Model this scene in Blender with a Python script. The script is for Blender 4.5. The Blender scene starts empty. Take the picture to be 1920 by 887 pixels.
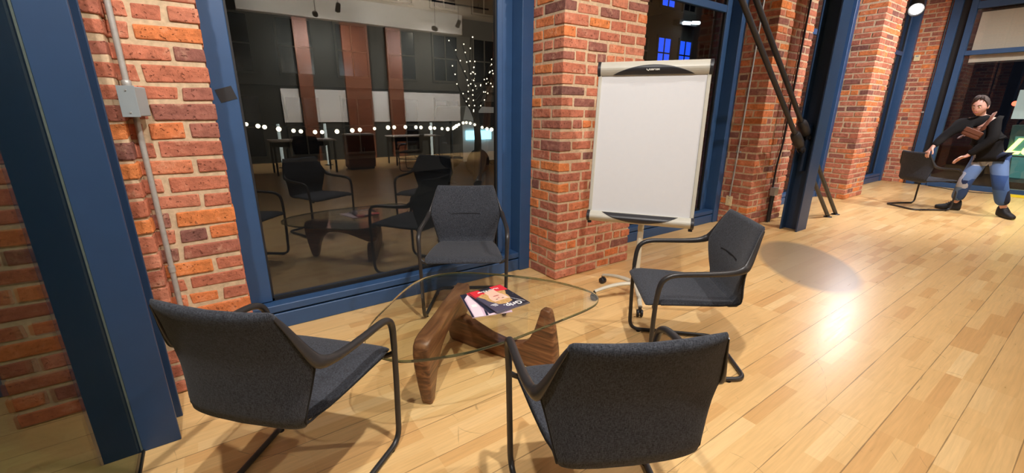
import bpy, bmesh, math, random
from mathutils import Vector, Matrix
random.seed(7)
C = bpy.context.scene.collection
SC = bpy.context.scene
PI = math.pi

# ------------------------------------------------------------------ camera
FPX, PITCH, ROLL, YAW = 794.13, 0.288419, 0.0073502, 0.611602
CAM_H = 1.38
fw = Vector((math.sin(YAW)*math.cos(PITCH), math.cos(YAW)*math.cos(PITCH), -math.sin(PITCH)))
rt = Vector((math.cos(YAW), -math.sin(YAW), 0.0))
up = rt.cross(fw)
r2 = rt*math.cos(ROLL) + up*math.sin(ROLL)
u2 = -rt*math.sin(ROLL) + up*math.cos(ROLL)
cam_d = bpy.data.cameras.new('camera')
cam_d.sensor_fit = 'HORIZONTAL'; cam_d.sensor_width = 36.0
cam_d.lens = 36.0*FPX/1920.0
cam_d.clip_start = 0.02; cam_d.clip_end = 200
cam = bpy.data.objects.new('camera', cam_d); C.objects.link(cam)
cam.matrix_world = Matrix(((r2.x, u2.x, -fw.x, 0), (r2.y, u2.y, -fw.y, 0), (r2.z, u2.z, -fw.z, CAM_H), (0, 0, 0, 1)))
SC.camera = cam

# ------------------------------------------------------------------ view, world
SC.view_settings.view_transform = 'Standard'
SC.view_settings.look = 'None'
SC.view_settings.exposure = -0.07
SC.view_settings.gamma = 1.0
SC.view_settings.use_curve_mapping = False
w = bpy.data.worlds.new('night_sky'); SC.world = w; w.use_nodes = True
w.node_tree.nodes['Background'].inputs[0].default_value = (0.010, 0.012, 0.020, 1)
w.node_tree.nodes['Background'].inputs[1].default_value = 0.35

# ------------------------------------------------------------------ lamps (room spots, plus spots added to brighten the back wall; their bodies are built further down)
LAMP_POWER = 1.0
WARM = (1.0, 0.86, 0.70); NEUT = (1.0, 0.95, 0.91); COOL = (0.93, 0.92, 1.0)
# position, aim point, watts, colour, cone degrees
LAMPS = [
    ((0.95, 0.45, 3.55), (1.05, 1.90, 0.3), 300, NEUT, 120),
    ((-0.30, 0.20, 3.55), (0.0, 2.2, 0.8), 235, NEUT, 112),
    ((3.10, 0.10, 3.55), (2.65, 2.1, 1.1), 195, NEUT, 112),
    ((5.40, 0.30, 3.55), (5.6, 2.2, 1.0), 250, NEUT, 118),
    ((7.25, 0.30, 3.55), (8.3, 2.5, 1.5), 460, COOL, 112),
    ((9.20, 0.00, 3.55), (9.9, 1.6, 0.9), 400, NEUT, 125),
    ((2.40, -2.4, 3.55), (2.6, -1.6, 0.0), 50, NEUT, 130),
    ((5.60, -2.4, 3.55), (6.0, -1.6, 0.0), 80, NEUT, 130),
    ((-1.2, -2.4, 3.55), (-1.0, -1.6, 0.0), 50, NEUT, 130),
    ((2.90, -5.2, 3.55), (2.9, -7.0, 1.4), 1000, NEUT, 120),  # this and the next: wall wash added so the mirrored boards read brighter
    ((6.00, -5.2, 3.55), (6.0, -7.0, 1.6), 1000, NEUT, 120),
    ((2.40, -5.2, 3.45), (2.6, -6.8, 3.95), 420, NEUT, 130),  # this and the next: uplights added to lift the bulkhead's reflection
    ((5.30, -5.2, 3.45), (5.4, -6.8, 3.95), 420, NEUT, 130),
]
NEAR_LAMP = ((10.62, 2.74, 3.14), (7.6, 1.9, 1.2), 190, COOL, 150)
def spot(loc, aim, watts, col, cone, i):
    d = bpy.data.lights.new('spot_light', 'SPOT'); d.energy = watts*LAMP_POWER; d.color = col
    d.spot_size = math.radians(cone); d.spot_blend = 0.7; d.shadow_soft_size = 0.045
    o = bpy.data.objects.new('spot_light', d); C.objects.link(o)
    o.location = loc
    o.rotation_euler = (Vector(aim)-Vector(loc)).to_track_quat('-Z', 'Y').to_euler()
    return o
for i, (a, b, p, c, k) in enumerate(LAMPS): spot(a, b, p, c, k, i)
spot(*NEAR_LAMP, 99)

# ------------------------------------------------------------------ helpers
def lin(r, g, b):
    f = lambda v: (v/255/12.92) if v/255 <= 0.04045 else ((v/255+0.055)/1.055)**2.4
    return (f(r), f(g), f(b), 1.0)

def newmat(name):
    m = bpy.data.materials.new(name); m.use_nodes = True
    nt = m.node_tree; b = nt.nodes['Principled BSDF']
    return m, nt, b
def N(nt, t, **kw):
    n = nt.nodes.new(t)
    for k, v in kw.items():
        if k.startswith('i_'):
            key = k[2:].replace('_', ' ')
            n.inputs[key].default_value = v
        else: setattr(n, k, v)
    return n
def L(nt, a, b): nt.links.new(a, b)

def plain(name, col, rough=0.5, metal=0.0, spec=0.5, noise=0.06, nscale=30, bump=0.0, emit=None, estr=0):
    """solid colour with a little procedural variation"""
    m, nt, b = newmat(name)
    tc = N(nt, 'ShaderNodeTexCoord'); ns = N(nt, 'ShaderNodeTexNoise'); ns.inputs['Scale'].default_value = nscale
    ns.inputs['Detail'].default_value = 4
    L(nt, tc.outputs['Object'], ns.inputs['Vector'])
    mx = N(nt, 'ShaderNodeMix', data_type='RGBA', blend_type='MULTIPLY')
    mx.inputs['Factor'].default_value = 1.0
    mx.inputs[6].default_value = col
    mr = N(nt, 'ShaderNodeMapRange'); mr.inputs['To Min'].default_value = 1-noise*2; mr.inputs['To Max'].default_value = 1+noise*2
    L(nt, ns.outputs['Fac'], mr.inputs['Value']); L(nt, mr.outputs[0], mx.inputs[7]); L(nt, mx.outputs[2], b.inputs['Base Color'])
    b.inputs['Roughness'].default_value = rough; b.inputs['Metallic'].default_value = metal
    b.inputs['Specular IOR Level'].default_value = spec
    if bump:
        bp = N(nt, 'ShaderNodeBump'); bp.inputs['Strength'].default_value = bump; bp.inputs['Distance'].default_value = 0.002
        L(nt, ns.outputs['Fac'], bp.inputs['Height']); L(nt, bp.outputs[0], b.inputs['Normal'])
    if emit:
        b.inputs['Emission Color'].default_value = emit; b.inputs['Emission Strength'].default_value = estr
    return m

def glassmat(name, tint, gloss, grazing=0.6, rough=0.0):
    m = bpy.data.materials.new(name); m.use_nodes = True; nt = m.node_tree
    for n in list(nt.nodes): nt.nodes.remove(n)
    out = N(nt, 'ShaderNodeOutputMaterial'); mix = N(nt, 'ShaderNodeMixShader')
    tr = N(nt, 'ShaderNodeBsdfTransparent'); gl = N(nt, 'ShaderNodeBsdfGlossy')
    tr.inputs[0].default_value = tint; gl.inputs['Roughness'].default_value = rough
    lw = N(nt, 'ShaderNodeLayerWeight'); lw.inputs['Blend'].default_value = 0.5
    pw = N(nt, 'ShaderNodeMath', operation='POWER'); pw.inputs[1].default_value = 4.0
    L(nt, lw.outputs['Facing'], pw.inputs[0])
    mr = N(nt, 'ShaderNodeMapRange'); mr.inputs['To Min'].default_value = gloss; mr.inputs['To Max'].default_value = grazing
    L(nt, pw.outputs[0], mr.inputs['Value']); L(nt, mr.outputs[0], mix.inputs[0])
    L(nt, tr.outputs[0], mix.inputs[1]); L(nt, gl.outputs[0], mix.inputs[2]); L(nt, mix.outputs[0], out.inputs[0])
    return m

def emis(name, col, s):
    m = bpy.data.materials.new(name); m.use_nodes = True; nt = m.node_tree
    b = nt.nodes['Principled BSDF']; b.inputs['Base Color'].default_value = col
    b.inputs['Emission Color'].default_value = col; b.inputs['Emission Strength'].default_value = s
    return m

class MB:
    """mesh builder: collects shapes, links them as one mesh object"""
    def __init__(s): s.v = []; s.f = []; s.mi = []; s.sm = []
    def add(s, vs, fs, mi=0, smooth=False):
        o = len(s.v); s.v += [tuple(v) for v in vs]; s.f += [tuple(i+o for i in f) for f in fs]
        s.mi += [mi]*len(fs); s.sm += [smooth]*len(fs); return s
    def box(s, lo, hi, mi=0, rot=None, org=(0, 0, 0)):
        x0, y0, z0 = lo; x1, y1, z1 = hi
        vs = [Vector(p) for p in ((x0,y0,z0),(x1,y0,z0),(x1,y1,z0),(x0,y1,z0),(x0,y0,z1),(x1,y0,z1),(x1,y1,z1),(x0,y1,z1))]
        if rot is not None: vs = [rot @ (p-Vector(org)) + Vector(org) for p in vs]
        return s.add(vs, [(0,3,2,1),(4,5,6,7),(0,1,5,4),(1,2,6,5),(2,3,7,6),(3,0,4,7)], mi)
    def tube(s, pts, rad, n=12, mi=0, caps=True, flat=None, closed=False):
        """sweep; rad number or list of (ra, rb); flat = reference direction that ra follows"""
        pts = [Vector(p) for p in pts]; m = len(pts); rings = []
        ref = Vector(flat) if flat is not None else None
        prev = None
        for i, p in enumerate(pts):
            if closed: t = (pts[(i+1) % m]-pts[i-1]).normalized()
            else: t = (pts[min(i+1, m-1)]-pts[max(i-1, 0)]).normalized()
            if ref is not None: a = (ref - t*ref.dot(t))
            elif prev is None:
                a = Vector((0, 0, 1)) - t*t.z
                if a.length < 0.05: a = Vector((1, 0, 0)) - t*t.x
            else: a = prev - t*prev.dot(t)
            a.normalize(); prev = a; b = t.cross(a)
            rr = rad[i] if isinstance(rad, list) else rad
            ra, rb = rr if isinstance(rr, tuple) else (rr, rr)
            rings.append([p + a*ra*math.cos(2*PI*k/n) + b*rb*math.sin(2*PI*k/n) for k in range(n)])
        vs = [v for r in rings for v in r]; fs = []
        for i in range(m if closed else m-1):
            j = (i+1) % m
            for k in range(n):
                fs.append((i*n+k, i*n+(k+1) % n, j*n+(k+1) % n, j*n+k))
        s.add(vs, fs, mi, True)
        if caps and not closed:
            s.add(rings[0], [tuple(range(n-1, -1, -1))], mi); s.add(rings[-1], [tuple(range(n))], mi)
        return s
    def lathe(s, prof, org=(0, 0, 0), n=24, mi=0, axis=(0, 0, 1), smooth=True):
        ax = Vector(axis).normalized(); q = Vector((0, 0, 1)).rotation_difference(ax); o = Vector(org)
        vs = []; fs = []
        for r, z in prof:
            for k in range(n):
                a = 2*PI*k/n; vs.append(o + q @ Vector((r*math.cos(a), r*math.sin(a), z)))
        for i in range(len(prof)-1):
            for k in range(n): fs.append((i*n+k, i*n+(k+1) % n, (i+1)*n+(k+1) % n, (i+1)*n+k))
        s.add(vs, fs, mi, smooth)
        s.add(vs[:n], [tuple(range(n-1, -1, -1))], mi); s.add(vs[-n:], [tuple(range(n))], mi)
        return s
    def sphere(s, c, r, n=12, mi=0, sc=(1, 1, 1)):
        prof = []; vs = []; fs = []; h = n//2+1
        for i in range(h+1):
            a = PI*i/h
            for k in range(n):
                b = 2*PI*k/n
                vs.append((c[0]+r*sc[0]*math.sin(a)*math.cos(b), c[1]+r*sc[1]*math.sin(a)*math.sin(b), c[2]+r*sc[2]*math.cos(a)))
        for i in range(h):
            for k in range(n): fs.append((i*n+k, (i+1)*n+k, (i+1)*n+(k+1) % n, i*n+(k+1) % n))
        return s.add(vs, fs, mi, True)
    def prism(s, poly, h0, h1, mat=None, mi=0, smooth=False):
        """poly in local xy extruded along local z from h0 to h1, mat maps to space"""
        M = mat or Matrix.Identity(4); n = len(poly)
        vs = [M @ Vector((p[0], p[1], h0)) for p in poly] + [M @ Vector((p[0], p[1], h1)) for p in poly]
        s.add(vs, [tuple(range(n-1, -1, -1)), tuple(range(n, 2*n))], mi)
        return s.add(vs, [(i, (i+1) % n, n+(i+1) % n, n+i) for i in range(n)], mi, smooth)
    def loft(s, rings, mi=0, caps=True):
        n = len(rings[0]); vs = [v for r in rings for v in r]; fs = []
        for i in range(len(rings)-1):
            for k in range(n): fs.append((i*n+k, i*n+(k+1) % n, (i+1)*n+(k+1) % n, (i+1)*n+k))
        if caps: fs += [tuple(range(n-1, -1, -1)), tuple((len(rings)-1)*n+k for k in range(n))]
        return s.add(vs, fs, mi, True)
    def build(s, name, mats, parent=None, bevel=0.0, seg=2, merge=False, sub=0, autosmooth=None):
        me = bpy.data.meshes.new(name); me.from_pydata(s.v, [], s.f)
        mats = mats if isinstance(mats, (list, tuple)) else [mats]
        for m in mats: me.materials.append(m)
        me.polygons.foreach_set('material_index', s.mi); me.polygons.foreach_set('use_smooth', s.sm)
        bm = bmesh.new(); bm.from_mesh(me)
        if merge: bmesh.ops.remove_doubles(bm, verts=bm.verts, dist=1e-5)
        bmesh.ops.recalc_face_normals(bm, faces=bm.faces); bm.to_mesh(me); bm.free()
        me.update()
        o = bpy.data.objects.new(name, me); C.objects.link(o)
        if bevel:
            b = o.modifiers.new('bevel', 'BEVEL'); b.width = bevel; b.segments = seg; b.limit_method = 'ANGLE'; b.angle_limit = math.radians(40)
        if sub:
            b = o.modifiers.new('sub', 'SUBSURF'); b.levels = sub; b.render_levels = sub
        if parent is not None: o.parent = parent
        return o

def tag(o, label=None, cat=None, group=None, kind=None):
    if label: o['label'] = label
    if cat: o['category'] = cat
    if group: o['group'] = group
    if kind: o['kind'] = kind
    return o
def empty(name, loc=(0, 0, 0), rz=0.0, **kw):
    o = bpy.data.objects.new(name, None); C.objects.link(o); o.location = loc; o.rotation_euler = (0, 0, rz)
    o.empty_display_size = 0.1
    return tag(o, **kw)
def copy_tree(o, parent=None):
    c = o.copy(); C.objects.link(c)
    if parent is not None: c.parent = parent
    for ch in [x for x in bpy.data.objects if x.parent is o]: copy_tree(ch, c)
    return c
def fillet(pts, r, n=5):
    """round the corners of a polyline; r a number or one per point"""
    P = [Vector(p) for p in pts]; out = [P[0]]
    for i in range(1, len(P)-1):
        ri = r[i] if isinstance(r, (list, tuple)) else r
        a = P[i-1]-P[i]; b = P[i+1]-P[i]; d = min(ri, a.length*.48, b.length*.48)
        p0 = P[i]+a.normalized()*d; p1 = P[i]+b.normalized()*d
        for k in range(n+1):
            t = k/n; out.append(p0*(1-t)**2 + P[i]*2*t*(1-t) + p1*t*t)
    out.append(P[-1]); return out
def smooth_curve(pts, per=6, closed=False):
    P = [Vector(p) for p in pts]; n = len(P); out = []
    g = lambda i: P[i % n] if closed else P[max(0, min(n-1, i))]
    for i in range(n if closed else n-1):
        a, b, c, d = g(i-1), g(i), g(i+1), g(i+2)
        for k in range(per):
            t = k/per
            out.append(.5*((2*b)+(c-a)*t+(2*a-5*b+4*c-d)*t*t+(3*b-a-3*c+d)*t**3))
    if not closed: out.append(P[-1])
    return out
def text_mesh(name, body, size, mat, parent, M, extrude=0.0004, align='CENTER', shear=0.0, bold=0.0):
    cu = bpy.data.curves.new('lettering', 'FONT'); cu.body = body; cu.size = size; cu.extrude = extrude
    cu.align_x = align; cu.align_y = 'CENTER'; cu.shear = shear; cu.offset = bold
    o = bpy.data.objects.new('lettering', cu); C.objects.link(o)
    bpy.context.view_layer.update()
    me = bpy.data.meshes.new_from_object(o.evaluated_get(bpy.context.evaluated_depsgraph_get()))
    bpy.data.objects.remove(o)
    me.transform(M); me.materials.clear(); me.materials.append(mat)
    t = bpy.data.objects.new(name, me); C.objects.link(t); t.parent = parent
    return t
def frame_mat(o, ex, ey, ez):
    ex, ey, ez = Vector(ex), Vector(ey), Vector(ez); o = Vector(o)
    return Matrix(((ex.x, ey.x, ez.x, o.x), (ex.y, ey.y, ez.y, o.y), (ex.z, ey.z, ez.z, o.z), (0, 0, 0, 1)))

# ------------------------------------------------------------------ materials
def m_floor():
    m, nt, b = newmat('maple_floor')
    geo = N(nt, 'ShaderNodeNewGeometry')
    sub = N(nt, 'ShaderNodeMapping'); sub.inputs['Location'].default_value = (0.13, -0.354+0.197*40, 0)
    L(nt, geo.outputs['Position'], sub.inputs['Vector'])
    br = N(nt, 'ShaderNodeTexBrick'); br.offset = 0.37; br.offset_frequency = 1; br.squash = 0.72; br.squash_frequency = 4
    br.inputs['Color1'].default_value = (0, 0, 0, 1); br.inputs['Color2'].default_value = (1, 1, 1, 1); br.inputs['Mortar'].default_value = (0.35, 0.35, 0.35, 1)
    br.inputs['Scale'].default_value = 1.0; br.inputs['Mortar Size'].default_value = 0.0006; br.inputs['Mortar Smooth'].default_value = 0.3
    br.inputs['Bias'].default_value = 0.0; br.inputs['Brick Width'].default_value = 0.43; br.inputs['Row Height'].default_value = 0.197/3
    L(nt, sub.outputs[0], br.inputs['Vector'])
    rp = N(nt, 'ShaderNodeValToRGB'); e = rp.color_ramp.elements
    e[0].position = 0.0; e[0].color = lin(212, 166, 108); e[1].position = 1.0; e[1].color = lin(234, 200, 144)
    for pos, c in ((0.10, lin(214, 168, 108)), (0.22, lin(222, 181, 121)), (0.6, lin(227, 188, 129)), (0.85, lin(224, 183, 123))):
        k = rp.color_ramp.elements.new(pos); k.color = c
    L(nt, br.outputs['Color'], rp.inputs['Fac'])
    # grain stretched along the boards
    mp = N(nt, 'ShaderNodeMapping'); mp.inputs['Scale'].default_value = (3.0, 55.0, 1.0)
    L(nt, geo.outputs['Position'], mp.inputs['Vector'])
    ns = N(nt, 'ShaderNodeTexNoise'); ns.inputs['Scale'].default_value = 1.6; ns.inputs['Detail'].default_value = 6; ns.inputs['Distortion'].default_value = 0.6
    L(nt, mp.outputs[0], ns.inputs['Vector'])
    g1 = N(nt, 'ShaderNodeMapRange'); g1.inputs['From Min'].default_value = 0.3; g1.inputs['From Max'].default_value = 0.7
    g1.inputs['To Min'].default_value = 0.91; g1.inputs['To Max'].default_value = 1.06
    L(nt, ns.outputs['Fac'], g1.inputs['Value'])
    mu = N(nt, 'ShaderNodeMix', data_type='RGBA', blend_type='MULTIPLY'); mu.inputs['Factor'].default_value = 1
    L(nt, rp.outputs[0], mu.inputs[6]); L(nt, g1.outputs[0], mu.inputs[7])
    # dark seam every three strips
    sp = N(nt, 'ShaderNodeSeparateXYZ'); L(nt, geo.outputs['Position'], sp.inputs[0])
    a1 = N(nt, 'ShaderNodeMath', operation='ADD'); a1.inputs[1].default_value = -0.354+0.0985+0.197*40
    L(nt, sp.outputs['Y'], a1.inputs[0])
    md = N(nt, 'ShaderNodeMath', operation='MODULO'); md.inputs[1].default_value = 0.197; L(nt, a1.outputs[0], md.inputs[0])
    s1 = N(nt, 'ShaderNodeMath', operation='SUBTRACT'); s1.inputs[1].default_value = 0.0985; L(nt, md.outputs[0], s1.inputs[0])
    ab = N(nt, 'ShaderNodeMath', operation='ABSOLUTE'); L(nt, s1.outputs[0], ab.inputs[0])
    n2 = N(nt, 'ShaderNodeTexNoise'); n2.inputs['Scale'].default_value = 5.0; L(nt, geo.outputs['Position'], n2.inputs['Vector'])
    wd = N(nt, 'ShaderNodeMapRange'); wd.inputs['From Min'].default_value = 0.3; wd.inputs['From Max'].default_value = 0.7
    wd.inputs['To Min'].default_value = 0.0008; wd.inputs['To Max'].default_value = 0.0028; L(nt, n2.outputs['Fac'], wd.inputs['Value'])
    lt = N(nt, 'ShaderNodeMath', operation='LESS_THAN'); L(nt, ab.outputs[0], lt.inputs[0]); L(nt, wd.outputs[0], lt.inputs[1])
    lm = N(nt, 'ShaderNodeMath', operation='MULTIPLY'); lm.inputs[1].default_value = 0.62; L(nt, lt.outputs[0], lm.inputs[0])
    mx = N(nt, 'ShaderNodeMix', data_type='RGBA'); mx.inputs[7].default_value = lin(92, 66, 40)
    L(nt, lm.outputs[0], mx.inputs[0]); L(nt, mu.outputs[2], mx.inputs[6])
    # scuffs: thin dark scratches
    vo = N(nt, 'ShaderNodeTexVoronoi', feature='DISTANCE_TO_EDGE'); vo.inputs['Scale'].default_value = 3.1
    nw = N(nt, 'ShaderNodeTexNoise'); nw.inputs['Scale'].default_value = 1.7
    L(nt, geo.outputs['Position'], nw.inputs['Vector'])
    av = N(nt, 'ShaderNodeMix', data_type='RGBA'); av.inputs[0].default_value = 0.35
    L(nt, geo.outputs['Position'], av.inputs[6]); L(nt, nw.outputs['Color'], av.inputs[7]); L(nt, av.outputs[2], vo.inputs['Vector'])
    sc = N(nt, 'ShaderNodeMath', operation='LESS_THAN'); sc.inputs[1].default_value = 0.004; L(nt, vo.outputs['Distance'], sc.inputs[0])
    n3 = N(nt, 'ShaderNodeTexNoise'); n3.inputs['Scale'].default_value = 9; L(nt, geo.outputs['Position'], n3.inputs['Vector'])
    g3 = N(nt, 'ShaderNodeMapRange'); g3.inputs['From Min'].default_value = 0.52; g3.inputs['From Max'].default_value = 0.62
    g3.inputs['To Max'].default_value = 0.38; L(nt, n3.outputs['Fac'], g3.inputs['Value'])
    sm = N(nt, 'ShaderNodeMath', operation='MULTIPLY'); L(nt, sc.outputs[0], sm.inputs[0]); L(nt, g3.outputs[0], sm.inputs[1])
    m2 = N(nt, 'ShaderNodeMix', data_type='RGBA'); m2.inputs[7].default_value = lin(120, 92, 60)
    L(nt, sm.outputs[0], m2.inputs[0]); L(nt, mx.outputs[2], m2.inputs[6])
    # greyed oval patch mixed into the floor colour
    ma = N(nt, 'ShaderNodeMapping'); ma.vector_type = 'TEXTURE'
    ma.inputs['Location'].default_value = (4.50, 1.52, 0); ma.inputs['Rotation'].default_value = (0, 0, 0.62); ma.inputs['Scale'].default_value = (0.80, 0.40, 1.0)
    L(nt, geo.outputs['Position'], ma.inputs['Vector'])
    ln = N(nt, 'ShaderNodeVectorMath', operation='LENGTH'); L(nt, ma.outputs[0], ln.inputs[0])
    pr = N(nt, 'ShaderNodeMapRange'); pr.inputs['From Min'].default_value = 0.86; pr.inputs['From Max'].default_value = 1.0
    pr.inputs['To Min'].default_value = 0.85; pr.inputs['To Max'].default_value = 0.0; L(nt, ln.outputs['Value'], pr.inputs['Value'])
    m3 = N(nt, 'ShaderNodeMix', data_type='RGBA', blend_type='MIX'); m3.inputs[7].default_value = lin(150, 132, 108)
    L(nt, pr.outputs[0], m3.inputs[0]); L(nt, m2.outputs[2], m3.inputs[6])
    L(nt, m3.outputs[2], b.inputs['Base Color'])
    b.inputs['Specular IOR Level'].default_value = 0.42
    rr = N(nt, 'ShaderNodeMapRange'); rr.inputs['To Min'].default_value = 0.24; rr.inputs['To Max'].default_value = 0.36
    L(nt, ns.outputs['Fac'], rr.inputs['Value']); L(nt, rr.outputs[0], b.inputs['Roughness'])
    bp = N(nt, 'ShaderNodeBump'); bp.inputs['Strength'].default_value = 0.25; bp.inputs['Distance'].default_value = 0.001; bp.invert = True
    L(nt, lt.outputs[0], bp.inputs['Height']); L(nt, bp.outputs[0], b.inputs['Normal'])
    return m

def m_brick():
    m, nt, b = newmat('old_red_brick')
    at = N(nt, 'ShaderNodeAttribute'); at.attribute_name = 'tone'
    geo = N(nt, 'ShaderNodeNewGeometry')
    rp = N(nt, 'ShaderNodeValToRGB'); e = rp.color_ramp.elements
    e[0].position = 0; e[0].color = lin(132, 88, 78); e[1].position = 1; e[1].color = lin(226, 136, 78)
    for pos, c in ((0.16, lin(156, 100, 86)), (0.36, lin(178, 108, 86)), (0.55, lin(194, 116, 88)), (0.72, lin(206, 134, 106)), (0.86, lin(214, 124, 76))):
        k = rp.color_ramp.elements.new(pos); k.color = c
    L(nt, at.outputs['Fac'], rp.inputs['Fac'])
    n1 = N(nt, 'ShaderNodeTexNoise'); n1.inputs['Scale'].default_value = 22; n1.inputs['Detail'].default_value = 8; n1.inputs['Roughness'].default_value = 0.65
    L(nt, geo.outputs['Position'], n1.inputs['Vector'])
    g = N(nt, 'ShaderNodeMapRange'); g.inputs['From Min'].default_value = 0.25; g.inputs['From Max'].default_value = 0.75
    g.inputs['To Min'].default_value = 0.62; g.inputs['To Max'].default_value = 1.30; L(nt, n1.outputs['Fac'], g.inputs['Value'])
    mu = N(nt, 'ShaderNodeMix', data_type='RGBA', blend_type='MULTIPLY'); mu.inputs['Factor'].default_value = 1
    L(nt, rp.outputs[0], mu.inputs[6]); L(nt, g.outputs[0], mu.inputs[7])
    # lime smears
    n2 = N(nt, 'ShaderNodeTexNoise'); n2.inputs['Scale'].default_value = 11; n2.inputs['Detail'].default_value = 9; n2.inputs['Roughness'].default_value = 0.7
    L(nt, geo.outputs['Position'], n2.inputs['Vector'])
    g2 = N(nt, 'ShaderNodeMapRange'); g2.inputs['From Min'].default_value = 0.555; g2.inputs['From Max'].default_value = 0.72; g2.inputs['To Max'].default_value = 0.62
    L(nt, n2.outputs['Fac'], g2.inputs['Value'])
    mx = N(nt, 'ShaderNodeMix', data_type='RGBA'); mx.inputs[7].default_value = lin(206, 170, 140)
    L(nt, g2.outputs[0], mx.inputs[0]); L(nt, mu.outputs[2], mx.inputs[6])
    # dark pits and chips
    n4 = N(nt, 'ShaderNodeTexNoise'); n4.inputs['Scale'].default_value = 75; n4.inputs['Detail'].default_value = 3
    L(nt, geo.outputs['Position'], n4.inputs['Vector'])
    g4 = N(nt, 'ShaderNodeMapRange'); g4.inputs['From Min'].default_value = 0.63; g4.inputs['From Max'].default_value = 0.70; g4.inputs['To Max'].default_value = 0.45
    L(nt, n4.outputs['Fac'], g4.inputs['Value'])
    m4 = N(nt, 'ShaderNodeMix', data_type='RGBA'); m4.inputs[7].default_value = lin(104, 54, 40)
    L(nt, g4.outputs[0], m4.inputs[0]); L(nt, mx.outputs[2], m4.inputs[6]); L(nt, m4.outputs[2], b.inputs['Base Color'])
    b.inputs['Roughness'].default_value = 0.85; b.inputs['Specular IOR Level'].default_value = 0.25
    bp = N(nt, 'ShaderNodeBump'); bp.inputs['Strength'].default_value = 1.0; bp.inputs['Distance'].default_value = 0.012
    ad = N(nt, 'ShaderNodeMath', operation='SUBTRACT'); L(nt, n1.outputs['Fac'], ad.inputs[0]); L(nt, g4.outputs[0], ad.inputs[1])
    L(nt, ad.outputs[0], bp.inputs['Height']); L(nt, bp.outputs[0], b.inputs['Normal'])
    return m

def m_fabric(name, c0, c1):
    m, nt, b = newmat(name)
    tc = N(nt, 'ShaderNodeTexCoord')
    facs = []
    for sc in ((900, 120, 120), (120, 900, 700)):
        mp = N(nt, 'ShaderNodeMapping'); mp.inputs['Scale'].default_value = sc; L(nt, tc.outputs['Object'], mp.inputs['Vector'])
        ns = N(nt, 'ShaderNodeTexNoise'); ns.inputs['Scale'].default_value = 0.9; ns.inputs['Detail'].default_value = 3
        L(nt, mp.outputs[0], ns.inputs['Vector']); facs.append(ns)
    ad = N(nt, 'ShaderNodeMath', operation='ADD'); L(nt, facs[0].outputs['Fac'], ad.inputs[0]); L(nt, facs[1].outputs['Fac'], ad.inputs[1])
    rp = N(nt, 'ShaderNodeMapRange'); rp.inputs['From Min'].default_value = 0.75; rp.inputs['From Max'].default_value = 1.25; L(nt, ad.outputs[0], rp.inputs['Value'])
    mx = N(nt, 'ShaderNodeMix', data_type='RGBA'); mx.inputs[6].default_value = c0; mx.inputs[7].default_value = c1
    L(nt, rp.outputs[0], mx.inputs[0]); L(nt, mx.outputs[2], b.inputs['Base Color'])
    b.inputs['Roughness'].default_value = 0.95; b.inputs['Specular IOR Level'].default_value = 0.15
    b.inputs['Sheen Weight'].default_value = 0.12; b.inputs['Sheen Roughness'].default_value = 0.5
    bp = N(nt, 'ShaderNodeBump'); bp.inputs['Strength'].default_value = 0.4; bp.inputs['Distance'].default_value = 0.001
    L(nt, ad.outputs[0], bp.inputs['Height']); L(nt, bp.outputs[0], b.inputs['Normal'])
    return m

def m_walnut():
    m, nt, b = newmat('walnut')
    tc = N(nt, 'ShaderNodeTexCoord')
    mp = N(nt, 'ShaderNodeMapping'); mp.inputs['Scale'].default_value = (2.2, 9.0, 24.0); mp.inputs['Rotation'].default_value = (0.1, 0.35, 0.12)
    L(nt, tc.outputs['Object'], mp.inputs['Vector'])
    ns = N(nt, 'ShaderNodeTexNoise'); ns.inputs['Scale'].default_value = 1.5; ns.inputs['Detail'].default_value = 8; ns.inputs['Distortion'].default_value = 1.2
    L(nt, mp.outputs[0], ns.inputs['Vector'])
    rp = N(nt, 'ShaderNodeValToRGB'); e = rp.color_ramp.elements
    e[0].position = 0.30; e[0].color = lin(74, 48, 33); e[1].position = 0.72; e[1].color = lin(158, 112, 76)
    k = e.new(0.5); k.color = lin(118, 78, 52)
    L(nt, ns.outputs['Fac'], rp.inputs['Fac']); L(nt, rp.outputs[0], b.inputs['Base Color'])
    b.inputs['Roughness'].default_value = 0.38
    return m

def m_denim():
    m, nt, b = newmat('patchwork_denim')
    tc = N(nt, 'ShaderNodeTexCoord')
    vo = N(nt, 'ShaderNodeTexVoronoi', distance='CHEBYCHEV'); vo.inputs['Scale'].default_value = 5.2; vo.inputs['Randomness'].default_value = 0.75
    L(nt, tc.outputs['Object'], vo.inputs['Vector'])
    sp = N(nt, 'ShaderNodeSeparateColor'); L(nt, vo.outputs['Color'], sp.inputs[0])
    rp = N(nt, 'ShaderNodeValToRGB'); rp.color_ramp.interpolation = 'CONSTANT'; e = rp.color_ramp.elements
    e[0].position = 0; e[0].color = lin(20, 28, 50); e[1].position = 0.9; e[1].color = lin(170, 176, 190)
    for pos, c in ((0.18, lin(34, 58, 108)), (0.38, lin(46, 76, 130)), (0.55, lin(66, 98, 150)), (0.70, lin(28, 44, 84)), (0.80, lin(98, 124, 166))):
        k = rp.color_ramp.elements.new(pos); k.color = c
    L(nt, sp.outputs[0], rp.inputs['Fac']); L(nt, rp.outputs[0], b.inputs['Base Color'])
    b.inputs['Roughness'].default_value = 0.9
    return m

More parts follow.
